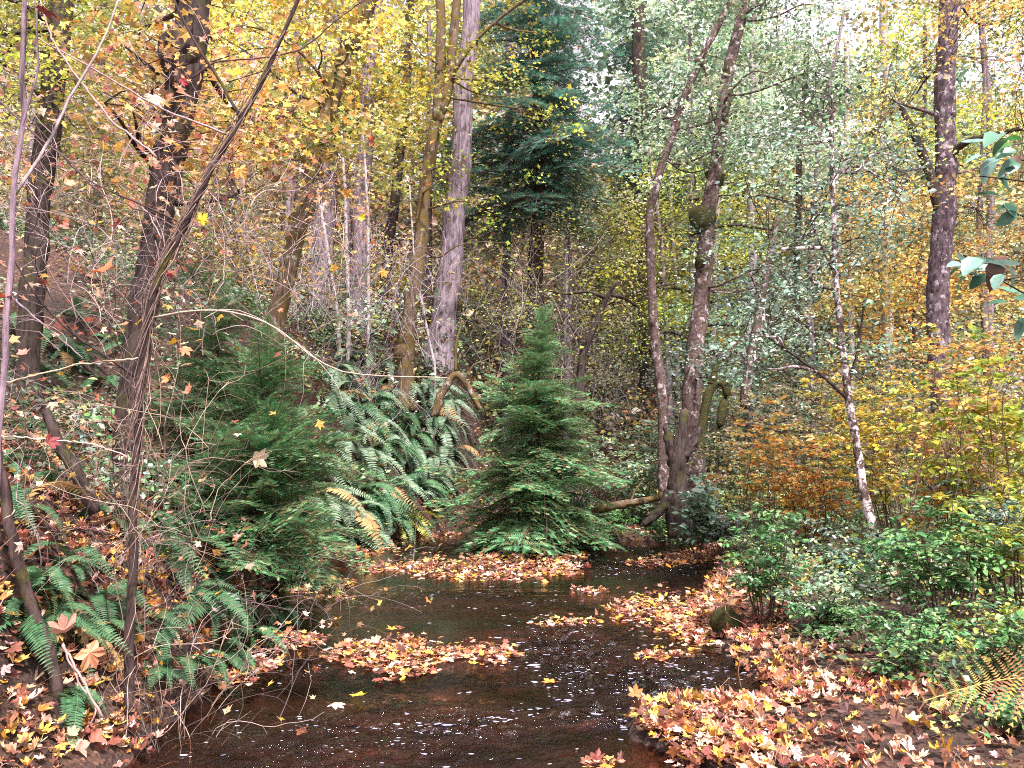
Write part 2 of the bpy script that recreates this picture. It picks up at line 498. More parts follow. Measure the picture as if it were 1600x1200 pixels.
PAL = dict(
    yellow=[(.70, .50, .05), (.76, .60, .10), (.62, .48, .06), (.40, .42, .07), (.70, .40, .07), (.78, .66, .30), (.22, .32, .09), (.14, .2, .07)],
    gold=[(.62, .32, .06), (.68, .45, .10), (.50, .20, .06), (.62, .48, .16), (.66, .40, .20), (.30, .30, .10), (.25, .32, .12)],
    orange=[(.62, .28, .06), (.68, .38, .07), (.52, .18, .06), (.66, .46, .12), (.30, .28, .10), (.68, .5, .25)],
    pink=[(.60, .30, .20), (.66, .42, .25), (.45, .16, .10), (.62, .36, .08), (.66, .50, .38), (.3, .1, .07)],
    pale=[(.55, .60, .48), (.10, .17, .09), (.22, .33, .20), (.30, .42, .25), (.18, .31, .21), (.36, .44, .18), (.14, .24, .13), (.44, .46, .32)],
    cool=[(.42, .52, .44), (.05, .09, .05), (.15, .26, .18), (.22, .34, .25), (.10, .19, .13), (.30, .42, .33), (.08, .15, .08)],
    lime=[(.36, .40, .05), (.28, .38, .07), (.45, .44, .08), (.2, .3, .06), (.5, .42, .06)],
    olive=[(.18, .22, .10), (.26, .28, .14), (.36, .32, .14), (.12, .16, .08), (.42, .38, .26), (.36, .28, .26)],
    green=[(.06, .18, .06), (.09, .25, .08), (.14, .31, .10), (.03, .10, .04), (.22, .36, .12), (.24, .36, .20)],
    litter=[(.10, .04, .03), (.20, .07, .045), (.28, .12, .08), (.50, .22, .12), (.62, .38, .22), (.25, .08, .05), (.64, .36, .05), (.70, .52, .40), (.36, .12, .08), (.66, .48, .12), (.58, .26, .07), (.62, .34, .25), (.66, .44, .34), (.16, .06, .04)],
    pinkgrey=[(.48, .40, .40), (.40, .34, .32), (.6, .54, .5), (.32, .30, .22), (.24, .2, .18)],
    brown=[(.16, .07, .045), (.25, .11, .07), (.34, .15, .09), (.1, .05, .035)],
)

# ---------------------------------------------------------------- the setting
xs = np.concatenate([np.arange(-60, -12, 1.2), np.arange(-12, -5, 0.16), np.arange(-5, 5, 0.07), np.arange(5, 12, 0.16), np.arange(12, 61, 1.2)])
ys = np.concatenate([np.arange(-9, 1.8, 0.3), np.arange(1.8, 20, 0.08), np.arange(20, 30, 0.2), np.arange(30, 101, 1.2)])
X, Yg = np.meshgrid(xs, ys)
Zg = hz(X, Yg)
nx, ny = len(xs), len(ys)
i, j = np.meshgrid(np.arange(ny - 1), np.arange(nx - 1), indexing='ij')
q = (i * nx + j).ravel()
F = np.concatenate([np.stack([q, q + 1, q + nx + 1], 1), np.stack([q, q + nx + 1, q + nx], 1)])
gb = MB(); gb.add(np.stack([X, Yg, Zg], -1).reshape(-1, 3), F, (1, 1, 1))
gb.build('ground', M['ground'], kind='structure', smooth=True)

wx = np.concatenate([np.arange(-9, -3.6, 0.3), np.arange(-3.6, 4, 0.035), np.arange(4, 9, 0.3)])
wy = np.concatenate([np.arange(-9, 4, 0.4), np.arange(4, 12, 0.035), np.arange(12, 22, 0.08), np.arange(22, 26, 0.4)])
X, Yg = np.meshgrid(wx, wy)
RIF = [(890, 1010, .55, 1.1, 1), (960, 1045, .7, .6, 1), (1010, 1075, .6, .5, .8), (700, 1130, .9, .35, .7), (930, 1120, .7, .25, .8), (470, 1045, .35, .35, .7),
       (960, 885, 1.3, .8, 1), (900, 860, 2.5, .9, .5), (720, 855, 1.4, 1.2, .5), (720, 940, 1.5, .8, .25), (560, 1180, 1.2, .4, .5), (1120, 1035, .3, .3, .6)]


def wave(X, Yw):
    r = np.zeros_like(X)
    for (a, b, ra, rb, s_) in RIF:
        cx, cy = Z0(a, b)
        r = np.maximum(r, s_ * np.exp(-((X - cx) / ra) ** 2 - ((Yw - cy) / rb) ** 2))
    r = np.clip(r * (0.35 + 1.4 * vn(X * 3, Yw * 5)), 0.0, 1)
    return r, r * 0.15 * (fbm(X * 5 + 3, Yw * 7, 4) * 2) + r * 0.10 * (vn(X * 2.4 + 5, Yw * 5.0 + X) - .5) + 0.003 * fbm(X * 2, Yw * 3, 2)


riff, Zw = wave(X, Yg)
nx, ny = len(wx), len(wy)
i, j = np.meshgrid(np.arange(ny - 1), np.arange(nx - 1), indexing='ij')
q = (i * nx + j).ravel()
F = np.concatenate([np.stack([q, q + 1, q + nx + 1], 1), np.stack([q, q + nx + 1, q + nx], 1)])
cc = np.repeat((0.015 + 0.985 * riff).reshape(-1, 1), 3, 1)
wb = MB(); wb.add(np.stack([X, Yg, Zw], -1).reshape(-1, 3), F, cc)
wb.build('water', M['water'], kind='structure', smooth=True)
M['foam'] = leaf_material('foam_glint_surface', .25, .2, .5, spots=(.6, .62, .7), spotty=.3)  # foam whose pale bluish flecks also stand in for sky glints on the riffles
nf = 26000
fx, fy = [], []
for (a, b, ra, rb, s_) in RIF:
    cx, cy = Z0(a, b); k_ = int(650 * s_ * math.sqrt(ra * rb) * (7 / max(cy, 7)) ** .5)
    fx.append(cx + R.normal(0, ra * .75, k_)); fy.append(cy + R.normal(0, rb * .75, k_))
fx.append(R.uniform(-2, 2, 140)); fy.append(R.uniform(4.6, 16, 140))
fx = np.concatenate(fx); fy = np.concatenate(fy)
st = vn(fx * 5 + 8, fy * 11 + 3)
kf = (creek_sd(fx, fy) < -.03) & (st > .66) | (creek_sd(fx, fy) < -.05) & (R.random(len(fx)) < .05)
fx, fy = fx[kf], fy[kf]; rf, zf = wave(fx, fy)
sz_ = R.gamma(1.3, .005, len(fx)) + .003 + .0006 * fy
fo = MB()
fv = np.array([(0, 0, .15)] + [(math.cos(a_) * 1.6 * (.8 + .2 * math.sin(3 * a_)), .55 * math.sin(a_), 0) for a_ in np.arange(6) * math.pi / 3])
put(fo, [(fv, np.array([(0, 1 + q, 1 + (q + 1) % 6) for q in range(6)]))], np.stack([fx, fy, zf + .003], 1), np.stack([np.ones(len(fx)), R.normal(0, .4, len(fx)), 0 * fx], 1), np.tile([0, 0, 1.0], (len(fx), 1)), sz_, pick([(.50, .50, .62), (.32, .34, .46), (.22, .22, .30), (.7, .7, .78)], len(fx), .15))
tag(fo.build('foam_glint_flecks', M['foam'], kind='stuff'), 'small white foam bubbles and painted water glints over the riffles of the dark creek', 'foam')

# ---------------------------------------------------------------- trees
def near_pt(path, p, below=0.6):
    d = np.linalg.norm(path - p, axis=1) + np.where(path[:, 2] > p[2] - 0.1 * below, 3.0, 0)
    return int(np.argmin(d))


def tree(name, label, path, Y, w0, w1, bark, crown=None, limbs=(), cat='tree', group=None, k=12, leanY=0.0, bumps=0, wob=0.16, root=True, clump=None):
    """path: pixels from foot to top, Y: metres ahead, w0/w1: width in pixels at foot/top"""
    n = len(path); ppm = FPX / Y
    Ys = Y + leanY * np.linspace(0, 1, n)
    pts = P([p[0] for p in path], [p[1] for p in path], Ys)
    gx, gy = pts[0, 0], pts[0, 1]
    gz = hz1(gx, gy)
    if pts[0, 2] > gz + 0.1:
        pts = np.concatenate([[[gx, gy, gz - 0.1]], pts])
    base = np.array([gx, gy, max(gz, pts[0, 2])])
    sp_ = smooth_path(pts, max(26, int(10 * len(pts))))
    t = np.linspace(0, 1, len(sp_))
    rad = (w0 + (w1 - w0) * t) / ppm / 2
    if root: rad = rad * (1 + 0.7 * np.exp(-t * 22))
    amp = 0.05 * w0 / ppm
    sp_ = sp_ + np.stack([amp * np.sin(t * 23 + R.random() * 6), amp * np.cos(t * 17), 0 * t], 1)
    rt = thing(name, base, label, cat, group)
    b = MB(); b.tube(sp_, rad, k, wob=wob)
    tko = b.build('trunk', bark, rt, smooth=True)
    for q_ in range(bumps):
        ii = R.integers(2, len(sp_) - 2); c = sp_[ii]
        if clump and q_ == 0:
            ii = int(np.argmin(np.linalg.norm(sp_ - P(clump[0], clump[1], Y), axis=1))); c = sp_[ii]
        q = c + R.normal(0, 1, 3) * rad[ii] * 0.35
        mb_ = MB(); k_ = 1.15 if clump and q_ == 0 else R.uniform(.6, 1.0)
        mb_.tube(np.stack([q + (0, 0, z_ * rad[ii] * 1.7 * k_) for z_ in (-1, -.8, -.4, 0, .45, .8, 1)]), rad[ii] * k_ * np.array([.3, .85, 1.12, 1.2, 1.05, .75, .2]), 11, wob=0.6)
        mo = mb_.build('moss_clump', M['moss'] if clump else bark, rt, smooth=True)
        mo.parent = tko
    nodes = [sp_]; nrad = [rad]
    for L in limbs:
        lp = P([p[0] for p in L['p']], [p[1] for p in L['p']], Y + np.linspace(0, L.get('dy', 0), len(L['p'])) + leanY * 0.5)
        i0 = int(np.argmin(np.linalg.norm(sp_ - lp[0], axis=1)))
        lp[0] = sp_[i0]
        lq = smooth_path(lp, 14)
        lr = np.linspace(L.get('w0', 8), L.get('w1', 3), 14) / ppm / 2
        lb = MB(); lb.tube(lq, lr, 8, wob=0.2); lb.build('limb', L.get('m', bark), rt, smooth=True)
        nodes.append(lq); nrad.append(lr)
    if crown:
        crowns = crown if isinstance(crown, list) else [crown]
        for cr in crowns:
            x0, y0, x1, y1 = cr['box']; d0, d1 = cr.get('d', (-1.5, 1.5))
            nc = cr['n']
            px = R.uniform(x0, x1, nc); py = R.uniform(y0, y1, nc)
            e = ((px - (x0 + x1) / 2) / ((x1 - x0) / 2)) ** 2 + ((py - (y0 + y1) / 2) / ((y1 - y0) / 2)) ** 2
            keep = (e < 1.15 + 0.3 * R.random(nc)) & (vn(px / 55 + Y, py / 40) > cr.get('gap', 0.3))
            px, py = px[keep], py[keep]; nc = len(px)
            cen = P(px, py, Y + R.uniform(d0, d1, nc))
            zc = hz(cen[:, 0], cen[:, 1]) + 0.15
            cen[:, 2] = np.maximum(cen[:, 2], zc)
            allp = np.concatenate(nodes)
            tw = MB(); nl = min(cr.get('limbs', 5), nc)
            hubs = []
            for h in range(nl):
                c = cen[R.integers(0, nc)]
                ii = near_pt(allp, c)
                lq = curve(allp[ii], c, 0.1, 9)
                lb = MB(); r0 = min(cr.get('lr', 0.035), 0.6 * float(rad.mean()))
                lb.tube(lq, np.linspace(r0, r0 * 0.25, 9), 6, wob=0.1)
                lb.build('limb', cr.get('lm', bark), rt, smooth=True)
                hubs.append(lq)
            hubp = np.concatenate(hubs + [allp])
            tc = cr.get('tc', (.10, .07, .06))
            for c in cen:
                ii = int(np.argmin(np.linalg.norm(hubp - c, axis=1)))
                tw.tube(curve(hubp[ii], c, 0.12, 5), np.linspace(0.009, 0.003, 5) * cr.get('tw', 1), 3, col=tc, cap=False)
            tw.build('twigs', M['twig'], rt, kind='stuff')
            per = cr['per']; s_ = cr.get('s', (0.35, 0.35, 0.13))
            pos = (cen[:, None, :] + R.normal(0, 1, (nc, per, 3)) * s_).reshape(-1, 3)
            pos[:, 2] = np.maximum(pos[:, 2], hz(pos[:, 0], pos[:, 1]) + 0.03)
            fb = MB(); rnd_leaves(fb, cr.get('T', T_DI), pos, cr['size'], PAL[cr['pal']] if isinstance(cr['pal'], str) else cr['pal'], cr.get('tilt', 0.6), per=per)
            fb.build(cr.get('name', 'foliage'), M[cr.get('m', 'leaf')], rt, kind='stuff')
    return rt


def twigs_thing(name, label, cat, boxes, Y, n, r, col, length=(0.6, 1.6), group=None, dY=1.0, up=0.8, curl=0.25, leaves=None, root=True):
    """a bush of bare stems: each stem rises from the ground below its box"""
    x0, y0, x1, y1 = boxes
    c0 = P((x0 + x1) / 2, y1, Y); base = (c0[0], c0[1], hz1(c0[0], c0[1]))
    rt = thing(name, base, label, cat, group)
    b = MB(); tips = []
    for q in range(n):
        a = P(R.uniform(x0, x1), R.uniform(y0 + 0.5 * (y1 - y0), y1), Y + R.uniform(-dY, dY))
        if q % 3 == 0:
            a[2] = hz1(a[0], a[1])
        L = R.uniform(*length); m_ = 12
        d = unit(np.array([R.normal(0, 0.55), R.normal(0, 0.3), up]))
        pts = [a]
        w_ = R.normal(0, curl, 3)
        for _ in range(m_ - 1):
            w_ = w_ * 0.8 + R.normal(0, curl, 3) * 0.6
            d = unit(d + w_ * 0.3 + R.normal(0, .13, 3))
            nz = pts[-1] + d * L / m_
            pts.append(nz)
        pts = np.array(pts)
        rr = r * R.uniform(0.35, 1.15)
        cv = np.clip(np.array(col) * R.choice([.2, .35, .6, .9, 1.15]), 0, .7)
        b.tube(pts, np.linspace(rr, rr * 0.4, m_), 4, col=cv, cap=False)
        for _ in range(2):
            ii = R.integers(4, m_ - 1)
            e = pts[ii] + unit(d + R.normal(0, 0.7, 3)) * L * 0.35
            b.tube(curve(pts[ii], e, 0.1, 5), np.linspace(rr * 0.6, rr * 0.25, 5), 3, col=cv, cap=False)
            tips.append(e)
    b.build('stems', M['twig'], rt, smooth=True, kind='stuff')
    if leaves:
        tips = np.array(tips); per = leaves['per']
        pos = (tips[:, None] + R.normal(0, leaves.get('s', 0.08), (len(tips), per, 3))).reshape(-1, 3)
        f = MB(); rnd_leaves(f, leaves.get('T', T_DI), pos, leaves['size'], PAL[leaves['pal']])
        f.build('foliage', M['leaf'], rt, kind='stuff')
    return rt


D = dict
# --- tall trunks, left to right
tree('tree', 'dark rough trunk near the top left corner behind the tangle of vines', [(50, 470), (62, 300), (80, 180), (92, 60), (100, -150)], 10, 34, 38, M['bark_dark'],
     crown=D(box=(-120, -60, 200, 230), n=90, per=50, size=.07, pal='lime', gap=.3))
tree('tree', 'thick dark vine covered trunk at the left behind the slim vine wrapped sapling', [(196, 700), (205, 600), (225, 480), (250, 330), (280, 170), (300, 40), (310, -160)], 8, 34, 60, M['bark_dark'],
     limbs=[D(p=[(262, 270), (275, 210), (300, 150), (320, 100)], w0=16, w1=7)],
     crown=[D(box=(130, -60, 480, 260), n=150, per=22, size=.085, T=T_ML, pal='gold', gap=.32, d=(-.8, 2.0)),
            D(box=(150, 60, 420, 320), n=50, per=9, size=.085, T=T_ML, pal='pink', gap=.3, d=(-1.2, 0.5))], bumps=2, root=False)
tree('maple_tree', 'leaning moss covered maple trunk left of the two straight grey trunks', [(430, 500), (452, 410), (470, 335), (492, 245), (515, 165), (545, 80), (575, 0), (610, -120)], 15, 28, 30, M['bark_moss'],
     crown=[D(box=(300, -40, 640, 250), n=170, per=34, size=.11, T=T_ML, pal='yellow', gap=.34, d=(-2, 2)),
            D(box=(350, 180, 560, 340), n=60, per=14, size=.09, T=T_ML, pal='gold', gap=.3, d=(-2, 1))], bumps=4)
tree('tree', 'straight grey barked trunk just right of the leaning mossy maple', [(503, 480), (507, 380), (512, 260), (518, 130), (524, 0), (528, -160)], 25.5, 34, 28, M['bark_grey'])
tree('tree', 'slimmer straight grey trunk between the grey trunk and the forked mossy tree', [(558, 520), (562, 400), (567, 280), (577, 140), (588, 0), (596, -150)], 24.5, 28, 20, M['bark_grey'],
     crown=D(box=(480, 0, 700, 260), n=120, per=26, size=.13, pal='yellow', T=T_ML, gap=.3))
tree('tree', 'thin dark trunk behind the bare twigs left of the forked mossy tree', [(600, 520), (605, 400), (618, 300), (632, 180), (640, 40), (645, -120)], 28, 18, 12, M['bark_dark'])
tree('maple_tree', 'forked maple with orange moss, left of the largest pale grey trunk', [(632, 575), (640, 500), (652, 420), (662, 330), (672, 240), (683, 180), (690, 110), (688, 40), (684, -90)], 22.6, 27, 13, M['bark_moss'],
     limbs=[D(p=[(681, 190), (700, 150), (706, 90), (712, 20), (722, -60)], w0=17, w1=12), D(p=[(690, 150), (735, 70), (790, 20), (850, -20)], w0=7, w1=4, dy=-1)],
     crown=[D(box=(560, -30, 850, 180), n=110, per=26, size=.12, T=T_ML, pal='yellow', gap=.38),
            D(box=(700, 60, 900, 420), n=45, per=22, size=.11, T=T_ML, pal='lime', gap=.4),
            D(box=(560, 150, 760, 330), n=45, per=18, size=.11, T=T_ML, pal='lime', gap=.35)], bumps=5)
tree('tree', 'largest pale grey furrowed trunk standing left of the centre above the fern slope', [(684, 585), (692, 500), (704, 410), (712, 330), (721, 230), (727, 120), (738, 0), (745, -150)], 24.4, 40, 25, M['bark_grey'])
tree('tree', 'pale mottled trunk far behind at the right of the dark conifer', [(1008, 420), (1005, 330), (1001, 260), (999, 120), (998, -60)], 34, 26, 20, M['bark_dark'])
tree('alder_tree', 'slim dark leaning alder that bends to the right near the top of the picture', [(1036, 640), (1024, 540), (1018, 430), (1014, 330), (1030, 270), (1052, 210), (1070, 150), (1100, 80), (1140, 5), (1170, -70)], 19, 18, 9, M['bark_alder'], bumps=5,
     limbs=[D(p=[(1053, 205), (1050, 185), (1046, 150)], w0=6, w1=2)],
     crown=D(box=(950, 60, 1160, 330), n=90, per=26, size=.10, pal='pale', m='green', gap=.36, s=(.3, .3, .1)))
tree('alder_tree', 'mossy patched alder with a round moss clump halfway up right of the leaning alder', [(1080, 640), (1090, 520), (1102, 400), (1108, 340), (1118, 250), (1128, 180), (1140, 110), (1160, 20), (1175, -80)], 19, 34, 15, M['bark_alder'], bumps=6, clump=(1110, 342),
     limbs=[D(p=[(1122, 210), (1110, 170), (1100, 90)], w0=6, w1=3)],
     crown=[D(box=(1040, -40, 1330, 300), n=200, per=34, size=.10, pal='pale', m='green', gap=.36, s=(.30, .30, .10)),
            D(box=(1040, 340, 1290, 600), n=140, per=34, size=.095, pal='cool', m='green', gap=.34, s=(.3, .3, .1))])
tree('alder_tree', 'stout grey alder with a dark side branch near the right edge', [(1466, 560), (1470, 400), (1476, 300), (1478, 220), (1477, 120), (1484, 0), (1490, -160)], 17, 34, 30, M['bark_lilac'],
     limbs=[D(p=[(1470, 340), (1452, 270), (1432, 215), (1408, 168)], w0=20, w1=9, m=M['bark_dark']), D(p=[(1478, 255), (1500, 225), (1530, 215), (1600, 200)], w0=12, w1=7, dy=-1, m=M['bark_dark']),
            D(p=[(1474, 180), (1440, 172), (1415, 165)], w0=8, w1=3)],
     crown=[D(box=(1330, -60, 1660, 300), n=190, per=34, size=.085, pal='gold', gap=.35, d=(-3, 3), T=T_ML),
            D(box=(1360, -60, 1640, 420), n=120, per=30, size=.07, pal='pale', gap=.3, d=(0, 3), m='green')], bumps=3)
tree('alder_sapling', 'slender pale mottled sapling leaning left over the right bank in front of orange bushes', [(1378, 885), (1362, 820), (1346, 760), (1338, 690), (1326, 620), (1315, 540), (1307, 450), (1302, 340), (1300, 240), (1298, 150)], 11.5, 15, 6, M['bark_birch'],
     limbs=[D(p=[(1324, 622), (1290, 590), (1240, 555), (1190, 520)], w0=6, w1=3, m=M['bark_dark']), D(p=[(1324, 600), (1338, 560), (1345, 520), (1350, 470)], w0=6, w1=2.5, m=M['bark_dark']),
            D(p=[(1304, 430), (1290, 400), (1268, 350)], w0=4, w1=2, m=M['bark_dark'])],
     crown=[D(box=(1160, 130, 1440, 420), n=170, per=20, size=.065, pal='cool', m='green', gap=.3, d=(-1.2, 1.2), s=(.22, .22, .06), T=T_OV),
            D(box=(1110, 400, 1420, 640), n=130, per=22, size=.06, pal='cool', m='green', gap=.3, d=(-1, 1.2), s=(.24, .24, .05), T=T_OV)])
# far trunks
far_tr = [(790, 440, 797, -60, 30, 16, 'bark_grey'), (1172, 460, 1180, -60, 32, 14, 'bark_pale'), (1058, 460, 1052, 180, 34, 8, 'bark_pale'), (1386, 400, 1380, -60, 38, 18, 'bark_pale'),
          (1245, 420, 1262, 60, 30, 12, 'bark_dark'), (1330, 480, 1322, 60, 34, 11, 'bark_pale'), (1545, 420, 1530, 0, 30, 14, 'bark_grey'), (450, 420, 470, -60, 34, 14, 'bark_grey'),
          (370, 460, 362, -60, 30, 16, 'bark_dark'), (150, 420, 165, -60, 24, 16, 'bark_dark'), (885, 470, 876, 100, 34, 9, 'bark_grey'), (1115, 480, 1122, 160, 36, 10, 'bark_pale'), (1430, 500, 1445, 40, 34, 9, 'bark_dark')]
far_lb = ['right of the large grey trunk', 'behind the moss clumped alder', 'in the yellow gap beside the leaning alder', 'far behind the orange leaves on the right', 'behind the crown of the pale sapling',
          'behind the orange bushes below the sky gap', 'close to the right edge behind the stout alder', 'left of the leaning mossy maple', 'behind the yellow leaves left of centre', 'between the two dark trunks at top left',
          'between the conifer and the leaning alder', 'between the two alders right of centre', 'just left of the stout grey alder']
for (xb, yb, xt, yt, Yf, wf, bm), lb in zip(far_tr, far_lb):
    tree('distant_tree', 'thin distant trunk ' + lb, [(xb, yb + 120), (xb, yb), ((xb + xt) / 2 + R.normal(0, 5), (yb + yt) / 2), (xt, yt)], Yf, wf, wf * .7, M[bm], group='thin trunks far back in the wood', k=8)

# ---------------------------------------------------------------- background trees: crowns that close off the view
bgs = [('maple_tree', 'wide yellow maple behind the leaning mossy trunk', 26, (300, -80, 620, 260), 'yellow', 190, 50, .14, 'leaf'),
       ('maple_tree', 'orange leaved maple behind the vine covered trunk', 22, (60, 40, 420, 400), 'gold', 160, 45, .12, 'leaf'),
       ('maple_tree', 'yellow maple behind the forked mossy tree', 28, (540, -80, 800, 280), 'yellow', 140, 45, .14, 'leaf'),
       ('shrub_maple', 'pinkish thicket of fading leaves below the yellow maples', 25, (380, 230, 700, 520), 'pink', 110, 40, .08, 'leaf'),
       ('alder_tree', 'pale green alder with thin crown right of the dark conifer', 30, (960, -80, 1200, 300), 'pale', 240, 40, .17, 'green'),
       ('alder_tree', 'pale green alder below the bright gap of sky', 30, (1130, 40, 1400, 400), 'pale', 220, 40, .17, 'green'),
       ('maple_tree', 'glowing yellow maple between the two slim alders', 28, (930, 260, 1160, 560), 'lime', 220, 50, .11, 'leaf'),
       ('maple_tree', 'orange yellow maple behind the stout grey alder', 24, (1280, 250, 1640, 560), 'gold', 300, 45, .12, 'leaf'),
       ('alder_tree', 'mixed green and yellow tree behind the right edge', 26, (1380, -80, 1680, 300), 'lime', 190, 40, .14, 'leaf'),
       ('alder_tree', 'grey green thin leaved tree behind the small hemlock', 27, (760, 280, 1010, 600), 'olive', 260, 45, .09, 'leaf'),
       ('alder_tree', 'cool green alder low between the alder stems', 25, (1040, 420, 1320, 700), 'cool', 240, 50, .1, 'green'),
       ('alder_tree', 'dull green tree at the far left edge', 20, (-80, 60, 200, 420), 'olive', 220, 50, .1, 'leaf')]
for nm, lb, Yb, bx, pl, nc, per, sz, mt in bgs:
    xm = (bx[0] + bx[2]) / 2
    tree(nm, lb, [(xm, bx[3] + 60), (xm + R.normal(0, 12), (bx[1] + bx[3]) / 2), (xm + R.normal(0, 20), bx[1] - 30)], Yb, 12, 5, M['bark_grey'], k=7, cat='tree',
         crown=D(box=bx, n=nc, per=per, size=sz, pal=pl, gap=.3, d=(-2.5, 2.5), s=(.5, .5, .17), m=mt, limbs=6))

# far wood: one mass of leaves on the hillside beyond
fb = MB()
nb_ = 5200
yy = 22 + 75 * R.random(nb_) ** 1.2; xx = R.uniform(-.75, .75, nb_) * yy
zz = hz(xx, yy) + R.random(nb_) ** 1.3 * 2.6
pn = vn(xx / 5 + 50, yy / 7 + 50)
per = 30
for i_, pl_ in enumerate((['pinkgrey', 'olive'], ['cool', 'pale'], ['lime', 'gold'], ['pale', 'olive'], ['pink', 'gold'])):
    kk = (np.floor(pn * 12).astype(int) % 5 == i_) & ((yy > 30) | (np.abs(xx - .5) > 3))
    cc_ = np.stack([xx[kk], yy[kk], zz[kk]], 1)
    pos = (cc_[:, None] + R.normal(0, 1, (len(cc_), per, 3)) * (.8, .7, .45)).reshape(-1, 3)
    rnd_leaves(fb, T_DI, pos, np.repeat(.07 + .0038 * cc_[:, 1], per), PAL[pl_[0]] + PAL[pl_[1]], .6, per=per)
tag(fb.build('hillside_brush', M['leaf'], kind='stuff'), 'mixed low brush covering the rising ground behind the creek', 'brush')
fb = MB()
def farwood(x0, y0, x1, y1, n, pal, Y0=36, Y1=62, size=.36, per=26):
    px = R.uniform(x0, x1, n); py = R.uniform(y0, y1, n)
    k = vn(px / 40 + 9, py / 40) > 0.2
    c = P(px[k], py[k], R.uniform(Y0, Y1, k.sum()))
    pos = (c[:, None] + R.normal(0, 1, (len(c), per, 3)) * (1.0, 1.0, .38)).reshape(-1, 3)
    rnd_leaves(fb, T_DI, pos, size, PAL[pal], 0.6, per=per)


for a in [(-300, -60, 420, 460, 950, 'olive'), (-100, -60, 800, 300, 650, 'lime'), (-200, -60, 900, 350, 260, 'gold'), (-200, -60, 900, 400, 350, 'pinkgrey'), (-200, -60, 800, 350, 160, 'cool'), (350, 200, 1000, 620, 520, 'olive'), (700, -60, 1180, 300, 420, 'cool'), (950, 100, 1500, 640, 620, 'pale'),
          (1150, 250, 1900, 700, 500, 'gold'), (1400, -60, 1900, 400, 420, 'pale'), (950, -60, 1180, 120, 160, 'pale'), (1050, 70, 1500, 300, 260, 'pale'), (300, 150, 900, 500, 220, 'pink'), (950, 200, 1200, 560, 160, 'yellow'), (1050, 40, 1250, 260, 90, 'pale')]:
    farwood(*a)
tag(fb.build('far_woodland', M['leaf'], kind='stuff'), 'mass of mixed yellow and green leaves closing the view far up the valley', 'woodland')

# ---------------------------------------------------------------- conifers
def spray(L=1.0, droop=0.25, nside=17, fine=True, w=0.42):
    """one flat hemlock bough along +x with side twigs and needles"""
    b = MB()
    def axis(p0, d, L_, dr, m_=7):
        t = np.linspace(0, 1, m_)[:, None]
        return p0 + d * t * L_ + np.array([0, 0, -1]) * dr * L_ * t ** 2
    main = axis(np.zeros(3), np.array([1.0, 0, 0.08]), L, droop, 9)
    b.tube(main, np.linspace(0.012, 0.003, 9) * L, 4, col=(.16, .10, .07), cap=False)
    P0 = []; Dv = []; Sz = []
    for i_ in range(nside):
        t = (i_ + 0.6 + R.uniform(-.3, .3)) / nside
        p = np.array([np.interp(t, np.linspace(0, 1, 9), main[:, q]) for q in range(3)])
        for sd_ in (-1, 1):
            l2 = L * w * (1 - t) ** 0.7 * R.uniform(.65, 1.1) + 0.05 * L
            d2 = unit(np.array([0.75, sd_ * 0.85, R.normal(0, .12) - .05]))
            ax = axis(p, d2, l2, 0.3, 5)
            b.tube(ax, 0.002 * L + 0 * np.arange(5), 3, col=(.14, .09, .06), cap=False)
            ns = max(3, int(l2 / (0.042 * L)))
            for q in range(ns):
                u = (q + .5) / ns
                pp = p + d2 * u * l2 + np.array([0, 0, -.3 * l2 * u * u])
                for s3 in (-1, 1):
                    d3 = unit(d2 + s3 * np.array([-d2[1], d2[0], 0]) * R.uniform(.7, 1.2) + np.array([0, 0, R.normal(0, .15) - .1]))
                    P0.append(pp); Dv.append(d3); Sz.append(L * R.uniform(.045, .10) * (1.15 - .5 * u))
            P0.append(p + d2 * l2 * .9 + np.array([0, 0, -.25 * l2])); Dv.append(d2); Sz.append(L * .08)
    P0 = np.array(P0); Dv = np.array(Dv); Sz = np.array(Sz)
    n_ = len(P0)
    col = pick([(.08, .24, .09), (.12, .33, .14), (.20, .42, .20), (.05, .17, .07), (.28, .45, .20), (.22, .18, .08)], n_, .25)
    if fine:   # each little twig is a comb of needles
        tv = []; tf = []
        for a_ in range(6):
            x_ = a_ / 6
            for s_ in (-1, 1):
                o = len(tv)
                tv += [(x_, 0, 0), (x_ + .13, 0, 0), (x_ + .22, s_ * .30 * (1.1 - x_ * .7), .03)]
                tf.append((o, o + 1, o + 2) if s_ > 0 else (o, o + 2, o + 1))
        T = [(np.array(tv, float), np.array(tf))]
    else:
        T = [tmpl_diamond(.5, .1)]
    put(b, T, P0, Dv, np.tile([0, 0, 1.0], (n_, 1)) + R.normal(0, .25, (n_, 3)), Sz, col)
    return b


SPR = [spray(1.0, dr, ns, True, w_).mesh('bough', M['needle']) for dr, ns, w_ in ((.18, 15, .42), (.35, 14, .5), (.05, 16, .38), (.5, 13, .45))]


